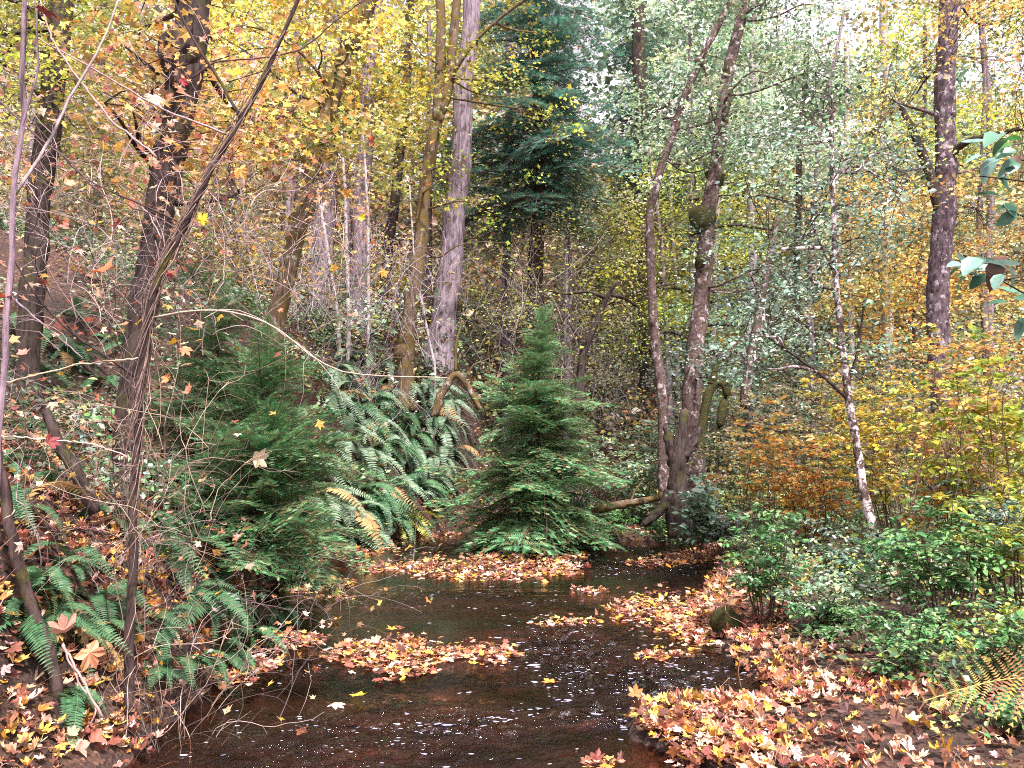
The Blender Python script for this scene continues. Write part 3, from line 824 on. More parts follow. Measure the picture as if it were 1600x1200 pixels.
def conifer(label, base, H, W, nb, top_droop=0.0, lowest=0.04, lean=(0, 0), sprs=None, name='hemlock_tree', pitch=(25, -20), rt_w=None, expo=.85, scale_min=.2, cat='conifer'):
    rt = thing(name, base, label, cat)
    t = np.linspace(0, 1, 24)[:, None]
    pts = np.array(base) + np.array([lean[0], lean[1], H]) * t + np.array([0.02, 0.02, 0]) * np.sin(t * 14) * H * .3
    r = (rt_w or H * .011) * (1 - .93 * t[:, 0])
    b = MB(); b.tube(pts, r, 9, wob=.15, col=(1.3, 1.0, .9)); b.build('trunk', M['bark_dark'], rt, smooth=True)
    for i_ in range(nb):
        u = lowest + (1 - lowest) * (i_ + R.random()) / nb
        c = [float(np.interp(u, t[:, 0], pts[:, q])) for q in range(3)]
        Lb = max(W * (1 - u) ** expo * R.uniform(.4, 1.25) * (1 + .15 * math.sin(u * 23 + 1)), W * scale_min * R.uniform(.6, 1))
        o = bpy.data.objects.new('bough', (sprs or SPR)[R.integers(0, len(sprs or SPR))])
        C.objects.link(o); o.parent = rt
        o.location = [c[q] - rt.location[q] for q in range(3)]
        az = i_ * 2.399 + R.normal(0, .3)
        pt = math.radians(pitch[1] + (pitch[0] - pitch[1]) * u + R.normal(0, 12))
        if u > .97: pt = math.radians(70)
        o.rotation_euler = (R.normal(0, .18), -pt, az)
        o.scale = (Lb, Lb * R.uniform(.8, 1.1), Lb)
    return rt


bx_, by_ = Z0(838, 862)
conifer('bushy young hemlock standing alone at the head of the creek in the centre', (bx_, 16.6, hz1(bx_, 16.6)), 4.5, 2.05, 270, pitch=(26, -12), lowest=.03, expo=.66, scale_min=.22, lean=(.12, 0))
c = P(410, 700, 9.0); conifer('young hemlock with layered boughs on the left bank beside the fern slope', (c[0], c[1], hz1(c[0], c[1])), 3.3, 1.6, 150, pitch=(34, 0), lowest=.30, expo=.55)
c = P(340, 640, 10.5); conifer('second young hemlock rising behind the one on the left bank', (c[0], c[1], hz1(c[0], c[1])), 3.2, 1.5, 130, pitch=(30, -8), lowest=.1, expo=.6)
c = P(470, 560, 12.0); conifer('small pale green hemlock at the top of the left bank under the leaning maple', (c[0], c[1], hz1(c[0], c[1])), 2.6, 1.4, 90, pitch=(30, -8), lowest=.1)
# the great dark conifer
SPD = [spray(1.0, dr, 14, True, w_) for dr, w_ in ((.35, .5), (.5, .55), (.25, .5))]
m_dark = leaf_material('dark_needle_surface', .6, .15, .3, spots=(.004, .012, .01), spotty=.6, nscale=9)
for q in SPD: q.c = [np.asarray(a) * np.array([.95, 1.0, 1.75]) for a in q.c]
SPD = [q.mesh('bough', m_dark) for q in SPD]
c = P(842, 560, 27)
gzz = hz1(c[0], 27)
conifer('tall dark blue green conifer with drooping boughs behind the centre of the picture', (c[0], 27, gzz), 20, 4.6, 150, lowest=.46, sprs=SPD, pitch=(12, -22), rt_w=.42, expo=.45, name='conifer_tree')
c = P(1010, 500, 36)
rt = [o for o in bpy.data.objects if o.get('label', '').startswith('tall dark blue green')][0]
for zz_, az_, L_ in [(12.6, -.5, 4.6), (11.2, -.2, 5.0), (10.0, -.9, 4.2), (9.4, .1, 4.6), (10.6, 3.4, 3.8), (9.0, -2.6, 3.5), (13.8, -.3, 4.5), (8.4, -.4, 3.4)]:
    t_ = np.linspace(0, 1, 12)
    q = np.stack([c[0] + math.cos(az_) * L_ * t_, 27 + math.sin(az_) * L_ * t_, zz_ + gzz - 4 + .5 * np.sin(t_ * 3) - 1.5 * t_ ** 1.5 + .5 * t_ ** 5], 1) + R.normal(0, .03, (12, 3))
    b = MB(); b.tube(q, np.linspace(.07, .015, 12), 6)
    for _ in range(9):
        i_ = R.integers(3, 12); b.tube(curve(q[i_], q[i_] + R.normal(0, .5, 3) + (.4 * math.cos(az_), .4 * math.sin(az_), -.4), .1, 5), np.linspace(.018, .006, 5), 3, cap=False)
    b.build('limb', M['bark_dark'], rt, smooth=True)
conifer('blue green conifer partly seen behind the pale alders at the top', (c[0], 36, hz1(c[0], 36)), 24, 3.6, 110, lowest=.4, sprs=SPD, pitch=(12, -22), rt_w=.3, expo=.5, name='conifer_tree')

# ---------------------------------------------------------------- ferns
def frond_mesh(L=1.0, arch=.6, rise=.8, npin=34, w=.105, col=((.04, .12, .055), (.09, .21, .09)), curlz=.0):
    b = MB(); n_ = 16
    t = np.linspace(0, 1, n_)
    x = L * (t * .95 - .12 * t ** 3 * arch); z = L * (rise * t - (rise + arch * .55) * t ** 2.1)
    y = L * .06 * np.sin(t * 3) * R.normal()
    ax = np.stack([x, y, z], 1)
    b.tube(ax, np.linspace(.006, .0015, n_) * L, 3, col=(.20, .14, .06), cap=False)
    u = np.linspace(.1, .985, npin)
    p = np.stack([np.interp(u, t, ax[:, q]) for q in range(3)], 1)
    tg = unit(np.stack([np.interp(u, t, np.gradient(ax[:, q])) for q in range(3)], 1))
    up = unit(np.cross(tg, np.array([0, 1.0, 0]))) * -1
    up = np.where(up[:, 2:3] < 0, -up, up)
    ln = L * w * 1.15 * np.clip(np.sin(np.pi * np.clip(u * .86 + .12, 0, 1)) ** .7, .1, 1)
    tv = np.array([[0, -.07, 0], [.05, .09, .0], [.55, .085, .02], [1, .01, -.06], [.5, -.07, .02]]); tf = np.array([[0, 4, 2], [0, 2, 1], [4, 3, 2]])
    for s_ in (-1, 1):
        sv = np.cross(up, tg) * s_
        d = sv + tg * .28 + R.normal(0, .06, sv.shape) + up * (.12 - curlz)
        c_ = np.array(col[0]) + (np.array(col[1]) - np.array(col[0])) * R.random((npin, 1))
        # pinnae get the width of their own spacing
        T = [(tv * np.array([1, 1.5, 1]), tf)]
        put(b, T, p, d, up + R.normal(0, .12, up.shape), ln, c_)
    return b


FR = [frond_mesh(1, a, r_).mesh('frond', M['fern']) for a, r_ in ((.6, .8), (.9, .6), (.35, .9), (.8, 1.0), (.5, .5))]
FRP = [frond_mesh(1, a, r_, col=((.12, .23, .14), (.29, .38, .26))).mesh('frond', M['fern']) for a, r_ in ((.9, .6), (.8, .8), (1.0, .5))]
FRY = [frond_mesh(1, a, r_, npin=26, w=.2, col=((.34, .36, .05), (.5, .48, .10))).mesh('frond', M['fern']) for a, r_ in ((.7, .7), (.9, .6))]
FRB = [frond_mesh(1, a, r_, npin=24, w=.17, col=((.35, .20, .09), (.5, .34, .14)), curlz=.3).mesh('frond', M['litter']) for a, r_ in ((.9, .6), (.8, .9))]


def fern(label, loc, L, n, meshes, down=(0, 0), group=None, spread=1.0):
    rt = thing('sword_fern' if group != 'x' else 'fern', loc, label, 'fern', group)
    dz = math.atan2(down[1], down[0]) if any(down) else None
    for i_ in range(n):
        o = bpy.data.objects.new('frond', FRB[i_ % 2] if R.random() < .035 else meshes[R.integers(0, len(meshes))])
        C.objects.link(o); o.parent = rt
        az = i_ * 2 * math.pi / n + R.normal(0, .25)
        if dz is not None and R.random() < .45: az = dz + R.normal(0, .7)
        s_ = L * R.uniform(.55, 1.2)
        o.scale = (s_, s_ * R.uniform(.85, 1.1), s_)
        o.rotation_euler = (R.normal(0, .35), R.normal(.0, .25), az)
    return rt


FG1 = 'sword ferns on the near left bank'
LOWF = [(300, 940, 6.3, 'spreading over the undercut at the creek edge'), (350, 900, 7.2, 'arching over black shade beside the left raft'), (395, 880, 8.0, 'hanging from the top of the undercut bank'), (250, 900, 5.8, 'between the vine wrapped stem and the creek'), (430, 840, 9.2, 'on the lip of the bank below the hemlock'), (330, 820, 7.6, 'under the tips of the left hemlock'), (150, 800, 5.6, 'left of the vine wrapped stem low down'), (40, 800, 5.2, 'behind the leaning stem at the edge'), (100, 930, 5.0, 'over the leaf heap between the two dark stems')]; FG2 = 'pale sword ferns on the slope left of the centre'
fl = [(40, 560, 'at the left edge above the dark bank'), (100, 520, 'high on the left bank under the vine tangle'), (60, 640, 'hanging over the dark hollow at the left'), (130, 640, 'with long fronds hanging left of the vine wrapped stem'),
      (165, 560, 'just left of the vine wrapped stem'), (180, 500, 'behind the vine wrapped stem'), (30, 760, 'low at the left edge beside the leaning stem'), (110, 850, 'among brown leaves beside the vine wrapped stem foot'),
      (75, 870, 'between the leaning stem and the leaf heap'), (255, 850, 'above the undercut left bank'), (300, 900, 'drooping over the shaded hollow of the left bank'), (330, 850, 'at the corner of the undercut bank'),
      (20, 470, 'highest at the left edge'), (240, 790, 'under the left hemlock boughs'), (60, 950, 'low between dead leaves near the water at left'), (280, 680, 'in the shade right of the vine wrapped stem'), (10, 690, 'in the dark at the left edge below the pale arching twig'), (160, 700, 'hanging behind the leaning dark log'), (170, 780, 'over the roots left of the vine wrapped stem foot'), (90, 740, 'in the hollow under the hanging fronds'), (70, 500, 'with upright fronds near the dark trunk at the left'), (230, 620, 'pressed against the vine wrapped stem'), (290, 760, 'below the hemlock boughs over the bank'), (350, 920, 'hanging lowest over the black water'), (250, 940, 'beside the foot of the vine wrapped sapling'), (150, 910, 'half buried in the leaf heap'), (120, 460, 'high behind the vine tangle')]
for px, py, lb in fl:
    g = G(px, py + 40, 3.6, 14)
    L = .52 if g[1] < 7 else .75
    fern('green sword fern ' + lb, g + (0, 0, .02), L * R.uniform(.9, 1.15), 11, FR, (1, -.5), FG1)
for px, py, Yf, lb in LOWF:
    c = P(px, py, Yf)
    fern('green sword fern ' + lb, (c[0], c[1], max(hz1(c[0], c[1]), .1)), .44 * R.uniform(.9, 1.15), 14, FR, (1, -.5), FG1)
rows = [(560, 540), (600, 560), (640, 590), (590, 600), (560, 620), (620, 640), (660, 640), (690, 650), (600, 680), (570, 700), (640, 690), (680, 700), (560, 745), (610, 740), (650, 745), (520, 600), (530, 660),
        (590, 790), (560, 820), (610, 800), (520, 560), (700, 610), (670, 590), (480, 700), (545, 780), (495, 760), (620, 580), (575, 640), (640, 660), (600, 665), (675, 735), (585, 770), (700, 690), (550, 590)]
names = ['topmost left', 'below the slim grey trunk', 'at the foot of the forked mossy maple', 'in the second tier', 'with silvery fronds by the hemlock', 'in the middle of the slope', 'under the forked maple', 'beside the mossy bent branch',
         'left of the red brown leaves', 'near the hemlock boughs at mid slope', 'with fronds hanging to the right', 'lowest right beside the centre hemlock', 'over the small bank', 'lower middle', 'above the creek head', 'half hidden by the hemlock', 'left by the hemlock tips',
         'drooping down to the water', 'hanging over the leaf raft at the bank foot', 'with yellowish tips near the water', 'at the top behind the hemlock', 'below the large grey trunk', 'between the two maple trunks', 'under the hemlock boughs', 'just above the hanging ferns', 'at the bank edge by the hemlock', 'between the slim grey trunk and the maple', 'in a pale clump at upper left', 'in the very middle between two fern rows', 'with fronds over bare red soil', 'right above the creek head', 'in front of the bank leaf drift', 'touching the centre hemlock boughs', 'in the top row by the left thicket']
for (px, py), nm in zip(rows, names):
    g = G(px, py + 25, 9, 40)
    fern('pale sword fern on the fern slope, ' + nm, g + (0, 0, .02), (1.2 if g[1] > 14 else .8) * R.uniform(.9, 1.15), 16, FRP if R.random() < .75 else FR, (.8, -.8), FG2)
g = G(1010, 815, 10, 24); fern('dark green sword fern at the foot of the root mass right of the centre hemlock', g, 1.0, 12, FR, (0, -1))
g = G(1475, 1000, 4, 12); fern('single yellow green fern arching above the low plants at the right', g, .62, 4, FRY, (-1, -.3))
g = G(1150, 870, 6, 14); fern('small yellowing fern beside the green shrub on the right bank', g, .5, 7, FRY)
g = G(640, 815, 9, 24); fern('yellow green fern at the bank foot above the creek head', g, .9, 9, FRY, (0, -1))
g = G(110, 1000, 3.6, 9); fern('faded olive fern lying over brown leaves at the lower left', g, .5, 7, [FRB[0], FR[1]], (1, -.5))
# bracken, lower right: one long stalk with paired brown yellow fronds
g = G(1585, 1150, 3.4, 9)
rt = thing('bracken_fern', g, 'withering yellow brown bracken frond lying across the lower right corner', 'fern')
a = P(1650, 1062, 3.7); e = P(1445, 1095, 3.7)
ax = curve(a, e, .02, 14, sag=-.05)
st_ = smooth_path(np.concatenate([[[a[0] + .15, a[1] + .1, hz1(a[0], a[1])]], ax]), 24)
b = MB(); b.tube(st_, np.linspace(.005, .0018, 24), 5, col=(.6, .5, .16)); b.build('stalk', M['twig'], rt)
tv = []; tf = []
for a_ in range(11):
    x_ = a_ / 11
    for s_ in (-1, 1):
        o = len(tv); tv += [(x_, 0, 0), (x_ + .055, 0, 0), (x_ + .07, s_ * .17 * (1.05 - x_ * .9), .02)]
        tf.append((o, o + 1, o + 2) if s_ > 0 else (o, o + 2, o + 1))
TPN = [(np.array(tv, float), np.array(tf))]
for i_ in range(1, 14):
    for s_ in (-1, 1):
        l_ = .235 * (1 - .062 * i_) * R.uniform(.85, 1.1); q_ = np.array([-.45, R.normal(0, .12), s_ * .9 + .1])
        b = MB(); n_ = 4; c_ = np.array(ax[min(i_, 13)]); cl_ = pick([(.42, .26, .10), (.52, .40, .12), (.40, .38, .08), (.36, .17, .08)], 1, .15)
        d_ = unit(q_); nr_ = unit(np.array([0, -.8, .5]))
        side_ = np.cross(nr_, d_)
        put(b, TPN, np.zeros((1, 3)), d_[None], nr_[None], l_, cl_)
        v_ = b.v[0]; along = v_ @ d_; b.v[0] = v_ + np.outer(along ** 2, np.array([-1.2, -.5, -.9]))      # the pinna bends over towards its tip
        o = b.build('frond', M['litter'], origin=(0, 0, 0)); o.parent = rt; o.location = [c_[q] - rt.location[q] for q in range(3)]

# ---------------------------------------------------------------- shrubs
def shrub(name, label, base, h, wd, nst, nl, size, pal, Ts, m='green', split=0, group=None, tc=(.12, .08, .06), cat='shrub', lean=(0, 0), tilt=.35, rr=.008, flat=True):
    base = np.asarray(base, float)
    rt = thing(name, base, label, cat, group)
    sb = MB(); tp = []; td = []
    for s_ in range(nst):
        az = R.uniform(0, 2 * np.pi); rad = wd * R.uniform(.2, 1)
        e = base + np.array([math.cos(az) * rad + lean[0], math.sin(az) * rad + lean[1], h * R.uniform(.55, 1.05)])
        b0 = base + np.array([math.cos(az), math.sin(az), 0]) * .12 * wd
        b0[2] = hz1(b0[0], b0[1]) - .02
        st = curve(b0, e, .08, 9, sag=-.12)
        sb.tube(st, np.linspace(rr, rr * .35, 9), 5, col=np.array(tc) * R.uniform(.7, 1.4))
        for _ in range(7):
            ii = R.integers(3, 9)
            d = unit(np.array([R.normal(), R.normal(), R.normal(.1, .25)])); L = .30 * h * R.uniform(.4, 1)
            tq = curve(st[ii], st[ii] + d * L, .06, 5)
            sb.tube(tq, np.linspace(rr * .4, rr * .18, 5), 3, col=np.array(tc), cap=False)
            u = R.random(6)
            pp = np.stack([np.interp(u, np.linspace(0, 1, 5), tq[:, q]) for q in range(3)], 1)
            tp.append(pp); side = np.cross(d, [0, 0, 1.0]); sg = R.choice([-1, 1], 6)[:, None]
            td.append(d * .6 + side * sg + R.normal(0, .25, (6, 3)))
    sb.build('stems', M['twig'], rt, smooth=True, kind='stuff')
    tp = np.concatenate(tp); td = np.concatenate(td)
    k = R.integers(0, len(tp), nl)
    pos = tp[k] + R.normal(0, size * .55, (nl, 3)) * (1, 1, .35); d = td[k] * (1, 1, .3 if flat else 1) + R.normal(0, .2, (nl, 3))
    ok = pos[:, 2] > np.maximum(hz(pos[:, 0], pos[:, 1]), 0) + .015
    pos, d = pos[ok], d[ok]; nl = len(pos)
    sz = size * np.exp(R.normal(0, .22, nl)); nrm = R.normal(0, tilt, (nl, 3)) + (0, 0, 1)
    order = np.argsort(pos[:, 1] - .3 * sz / size)
    sidx, ridx = order[:split], order[split:]
    if split:
        cl = pick(PAL[pal], 4, .12)
        vs_ = []
        for q in range(8):
            bb = MB(); put(bb, [Ts[q % len(Ts)]], np.zeros((1, 3)), np.array([[1., 0, 0]]), np.array([[0., 0, 1.]]), 1.0, pick(PAL[pal], 1))
            vs_.append(bb.mesh('leaf', M[m], smooth=True))
        for q in sidx:
            x_ = unit(d[q]); z_ = unit(nrm[q] - x_ * np.dot(nrm[q], x_)); y_ = np.cross(z_, x_)
            mw = Matrix(((x_[0], y_[0], z_[0]), (x_[1], y_[1], z_[1]), (x_[2], y_[2], z_[2])))
            o = bpy.data.objects.new('leaf', vs_[R.integers(0, 8)])
            C.objects.link(o); o.parent = rt
            o.location = [float(v_) for v_ in pos[q] - base]; o.rotation_euler = mw.to_euler(); o.scale = (sz[q],) * 3
    fb_ = MB(); put(fb_, Ts, pos[ridx], d[ridx], nrm[ridx], sz[ridx], pick(PAL[pal], len(ridx)))
    fb_.build('foliage', M[m], rt, kind='stuff')
    return rt


def GS(px, py, lo, hi): return G(px, py, lo, hi)

# right bank
shrub('leafy_shrub', 'green shrub with rounded leaves overhanging the water on the right bank', GS(1195, 975, 5, 12), 1.15, .5, 16, 1500, .06, 'green', T_OV, split=160)
shrub('leafy_shrub', 'cool green shrub behind the foot of the pale sapling', GS(1330, 930, 6, 12), .8, .8, 16, 1500, .06, 'cool', T_OV, split=120)
shrub('leafy_shrub', 'pale green low shrub in front of the pale sapling foot', GS(1300, 985, 5, 12), .5, .6, 14, 1000, .055, 'pale', T_OV, split=100)
shrub('elder_shrub', 'large bright green shrub right of the pale sapling foot', GS(1470, 985, 4, 9), 1.15, .75, 20, 2000, .065, 'green', T_OV, split=220)
shrub('elder_shrub', 'taller yellow green shrub at the right edge above the bracken', GS(1590, 980, 4, 9), 1.15, .6, 14, 1300, .06, 'lime', T_OV, split=140)
shrub('elder_shrub', 'blue green shrub filling the right edge behind the yellow green shrub', GS(1560, 930, 6, 11), 1.2, .9, 16, 1500, .07, 'cool', T_OV, split=100)
shrub('low_plant', 'low dark green ground plants behind the leaf covered shore', GS(1390, 1020, 4, 9), .36, .8, 18, 1500, .042, 'green', T_OV, split=80, cat='plant')
shrub('low_plant', 'low mixed green plants at the edge of the leaves right of the mossy rock', GS(1290, 1005, 4, 9), .3, .6, 14, 900, .042, 'green', T_OV, split=60, cat='plant')
shrub('low_plant', 'low plants creeping into the leaf litter left of the bracken', GS(1440, 1075, 4, 9), .2, .45, 12, 500, .036, 'green', T_OV, split=60, cat='plant')
shrub('low_plant', 'small light green three leaved plants beside the bracken', GS(1575, 1030, 3.6, 7), .4, .35, 12, 600, .05, 'lime', T_OV, split=90, cat='plant')
shrub('low_plant', 'small green seedlings among fallen leaves at the lower right corner', GS(1575, 1150, 3.6, 7), .25, .3, 10, 400, .04, 'green', T_OV, split=60, cat='plant')
shrub('leafy_shrub', 'blue green leafy shrub by the dark root mass right of centre', P(1090, 800, 15) * (1, 1, 0) + (0, 0, .35), 1.1, .7, 12, 900, .12, 'cool', T_OV, split=100)
shrub('low_plant', 'bright green ground plants sprinkled with yellow leaves right of the centre hemlock', GS(940, 838, 12, 22), .55, 1.1, 18, 2200, .07, 'green', T_OV, cat='plant')
shrub('leafy_shrub', 'blue green shrub at the foot of the centre hemlock', GS(880, 850, 12, 20), .8, .8, 14, 1500, .07, 'cool', T_OV)
shrub('leafy_shrub', 'small blue green shrub on the bank under the left ferns', GS(335, 985, 5, 9), .42, .42, 10, 500, .05, 'cool', T_OV, split=60)
shrub('low_plant', 'dark green plants crowded round the foot of the mossy stump', GS(1060, 850, 12, 20), .75, .9, 16, 1800, .075, 'green', T_OV, cat='plant')
shrub('low_plant', 'cool green plants between the stump and the overhanging shrub', GS(1130, 870, 9, 18), .7, .6, 14, 1200, .07, 'cool', T_OV, cat='plant')
shrub('leafy_shrub', 'green shrub with reddish stems just above the bracken tip', GS(1400, 1075, 4, 9), .55, .4, 12, 700, .048, 'green', T_OV, split=80)
shrub('leafy_shrub', 'bright green leafy stems at the lower right edge behind the bracken', GS(1550, 1085, 4, 8), .6, .35, 12, 700, .05, 'green', T_OV, split=80)
# orange and yellow bushes on the right
for px, py, Yb, h, wd, pl, nl, lb in [
        (1190, 800, 14, 2.5, 1.0, 'gold', 1900, 'orange yellow bush right of the root mass'),
        (1270, 830, 13, 2.0, .9, 'orange', 1500, 'orange bush directly left of the pale sapling'),
        (1400, 860, 12, 2.6, .9, 'yellow', 1700, 'golden bush just right of the pale sapling'),
        (1400, 800, 15, 3.9, 1.4, 'yellow', 3400, 'tall yellow orange bush between the pale sapling and the stout alder'),
        (1540, 820, 12, 3.4, 1.3, 'gold', 2700, 'deep orange bush below the stout alder at the right'),
        (1530, 800, 9.5, 2.5, .9, 'lime', 2300, 'green and yellow bush with long leaves near the right edge'),
        (1480, 830, 10.5, 2.1, .9, 'gold', 1800, 'orange tinged bush above the dark hollow on the right'),
        (1160, 780, 17, 3.0, 1.2, 'olive', 2600, 'dull green bush under the moss clumped alder'),
        (990, 760, 20, 2.2, 1.6, 'pale', 2600, 'pale green low bush right behind the centre hemlock'),
        (1060, 700, 22, 2.6, 1.4, 'cool', 2400, 'grey green bush at the feet of the two alders'),
        (930, 700, 23, 2.4, 1.8, 'olive', 2400, 'greyish thin bush behind the centre hemlock'),
        (1300, 800, 18, 3.6, 1.4, 'olive', 2600, 'dull olive bush behind the orange bushes')]:
    c = P(px, py, Yb); z_ = hz1(c[0], c[1])
    shrub('autumn_shrub' if pl in ('gold', 'orange', 'yellow') else 'bush', lb, (c[0], c[1], z_), h, wd, 16, nl, .085 if Yb < 18 else .1, pl, T_OV if Yb < 11 else T_DI, m='leaf', tilt=.5)

# bare twig thickets
PK = (.50, .41, .46)
twigs_thing('bare_thicket', 'dense thicket of pale pinkish bare stems below the leaning mossy maple', 'thicket', (400, 260, 600, 530), 21, 200, .010, PK, (1.0, 2.6), leaves=D(per=3, size=.07, pal='gold'))
twigs_thing('bare_thicket', 'pale bare twigs between the slim grey trunk and the large grey trunk', 'thicket', (560, 280, 700, 560), 22, 130, .010, PK, (1.0, 2.6))
twigs_thing('bare_thicket', 'grey twiggy thicket right of the large grey trunk', 'thicket', (730, 280, 900, 600), 20, 170, .010, (.30, .26, .25), (1.0, 2.8), leaves=D(per=3, size=.08, pal='lime'))
twigs_thing('bare_thicket', 'fine grey twigs behind the small hemlock', 'thicket', (850, 430, 1010, 660), 22, 150, .009, (.32, .27, .27), (.8, 2.2), leaves=D(per=3, size=.08, pal='olive'))
twigs_thing('bare_thicket', 'tangled pink grey vines in front of the thick dark trunk', 'thicket', (60, 180, 350, 560), 6.2, 150, .0042, (.50, .38, .36), (.7, 1.6), dY=.8, curl=.6, leaves=D(per=1, size=.07, pal='pink', T=T_ML))
twigs_thing('bare_thicket', 'spindly pink vine maple stems with fading leaves at the top left', 'thicket', (-40, -40, 430, 420), 6.8, 140, .0038, (.55, .40, .40), (.7, 1.8), dY=1.0, curl=.5, leaves=D(per=2, size=.065, pal='pink', T=T_ML))
twigs_thing('bare_thicket', 'pale stems with golden leaves in front of the leaning mossy maple', 'thicket', (330, 100, 560, 520), 9.5, 110, .0045, (.58, .46, .44), (.8, 2.0), dY=1.0, curl=.35, leaves=D(per=2, size=.075, pal='gold', T=T_ML))
twigs_thing('bare_thicket', 'hanging stringy vines right of the vine wrapped stem', 'thicket', (150, 420, 340, 900), 5.3, 110, .0036, (.45, .33, .26), (.5, 1.2), dY=.3, curl=.55)
twigs_thing('bare_thicket', 'brown bare twigs over the dark hollow at the right edge', 'thicket', (1400, 640, 1620, 800), 8.5, 60, .0045, (.22, .14, .11), (.5, 1.2), dY=.8, curl=.5)
# pale straight poles
for (xa, ya, xb, yb, wq, lb) in [(497, 300, 530, 505, 7, 'leftmost pale dead pole, leaning, below the yellow leaves'), (540, 310, 545, 500, 8, 'thin pale dead pole right of the straight grey trunk'), (575, 330, 576, 520, 7, 'thin pale dead pole in front of the slimmer grey trunk'),
                             (648, 420, 680, 575, 5, 'slim pale dead pole leaning by the foot of the large grey trunk')]:
    tree('dead_pole', lb, [(xb, yb), ((xa + xb) / 2, (ya + yb) / 2), (xa, ya), (xa - 8, ya - 130)], 22.5, wq, wq * .5, M['bark_pale'], k=6, group='pale dead poles', wob=.1, root=False, cat='dead tree')

# ---------------------------------------------------------------- near left stems
def stem(name, label, path, Y, w0, w1, m, subs=(), vines=0, cat='sapling', dy=0.0):
    n_ = len(path); ppm = FPX / Y
    pts = P([p[0] for p in path], [p[1] for p in path], Y + np.linspace(0, dy, n_))
    g0 = hz1(pts[0, 0], pts[0, 1])
    if pts[0, 2] > g0 and cat != 'twig': pts = np.concatenate([[[pts[0, 0], pts[0, 1], g0 - .05]], pts])
    q = smooth_path(pts, 40)
    rt = thing(name, (q[0, 0], q[0, 1], max(g0, q[0, 2])), label, cat)
    r = np.linspace(w0, w1, 40) / ppm / 2
    b = MB(); b.tube(q + R.normal(0, .003, q.shape) + .006 * np.stack([np.sin(np.arange(40) * 1.1), np.cos(np.arange(40) * .8), np.zeros(40)], 1) * (1.0 if cat != 'twig' else .6), r, 8, wob=.2, col=(1.2, 1.1, 1.1)); b.build('trunk', m, rt, smooth=True)
    for s_ in subs:
        lp = P([p[0] for p in s_['p']], [p[1] for p in s_['p']], Y + np.linspace(0, s_.get('dy', 0), len(s_['p'])))
        ii = int(np.argmin(np.linalg.norm(q - lp[0], axis=1))); lp[0] = q[ii]
        lq = smooth_path(lp, 18); b = MB(); b.tube(lq + R.normal(0, .002, lq.shape), np.linspace(s_.get('w0', 5), s_.get('w1', 2), 18) / ppm / 2, 6, col=s_.get('c', (1.2, 1.1, 1.1)))
        b.build('limb', s_.get('m', m), rt, smooth=True)
    for v_ in range(vines):
        b = MB(); a0 = R.integers(0, 18); a1 = R.integers(22, 40); s2 = q[a0:a1]; t = np.linspace(0, 1, len(s2)) * R.uniform(5, 16) + R.random() * 6
        off = (r[a0:a1] + .010) * R.uniform(1, 2.6) * (1 + .6 * np.sin(t * 1.7))
        b.tube(s2 + np.stack([off * np.cos(t), off * np.sin(t), 0 * t], 1) + R.normal(0, .004, s2.shape), R.uniform(.0015, .0035), 5, col=np.array((.36, .25, .21)) * R.uniform(.4, 1.2))
        b.build('vine', M['twig'], rt, smooth=True)
    return rt


stem('vine_wrapped_sapling', 'slim dark sapling wrapped in pale vines curving up to the right', [(205, 975), (207, 860), (210, 760), (216, 640), (222, 560), (232, 480), (262, 400), (318, 290), (370, 195), (420, 110), (462, 5), (490, -60)], 5.3, 15, 6, M['bark_dark'],
     subs=[D(p=[(366, 180), (340, 120), (300, 60), (262, -20)], w0=6, w1=4), D(p=[(210, 590), (170, 560), (110, 520), (60, 470), (20, 400)], w0=5, w1=2, dy=-.3), D(p=[(345, 220), (250, 170), (150, 110), (60, 60)], w0=4, w1=2, dy=-.4, m=M['twig'], c=(.45, .3, .3)),
           D(p=[(290, 350), (200, 310), (130, 280), (60, 200)], w0=4, w1=2, dy=.3), D(p=[(230, 510), (330, 480), (420, 500), (520, 585), (700, 590)], w0=3.5, w1=1.5, dy=-.6, m=M['twig'], c=(.5, .42, .32))], vines=22)
stem('slim_sapling', 'thin upright grey stem at the left edge of the picture', [(0, 640), (8, 560), (16, 440), (22, 300), (34, 180), (37, 60), (40, -60)], 4.2, 11, 8, M['bark_grey'],
     subs=[D(p=[(22, 300), (70, 235), (110, 150), (160, 70), (185, 0)], w0=6, w1=3, m=M['twig'], c=(.34, .29, .28), dy=.4), D(p=[(30, 200), (60, 110), (55, 0)], w0=4, w1=3), D(p=[(14, 470), (60, 500), (130, 560)], w0=4, w1=1.5)])
stem('leaning_sapling', 'dark bare stem leaning out of the leaf heap at the lower left', [(88, 1050), (66, 990), (40, 920), (22, 860), (10, 790), (-8, 690), (-20, 560)], 5.0, 19, 13, M['bark_dark'])
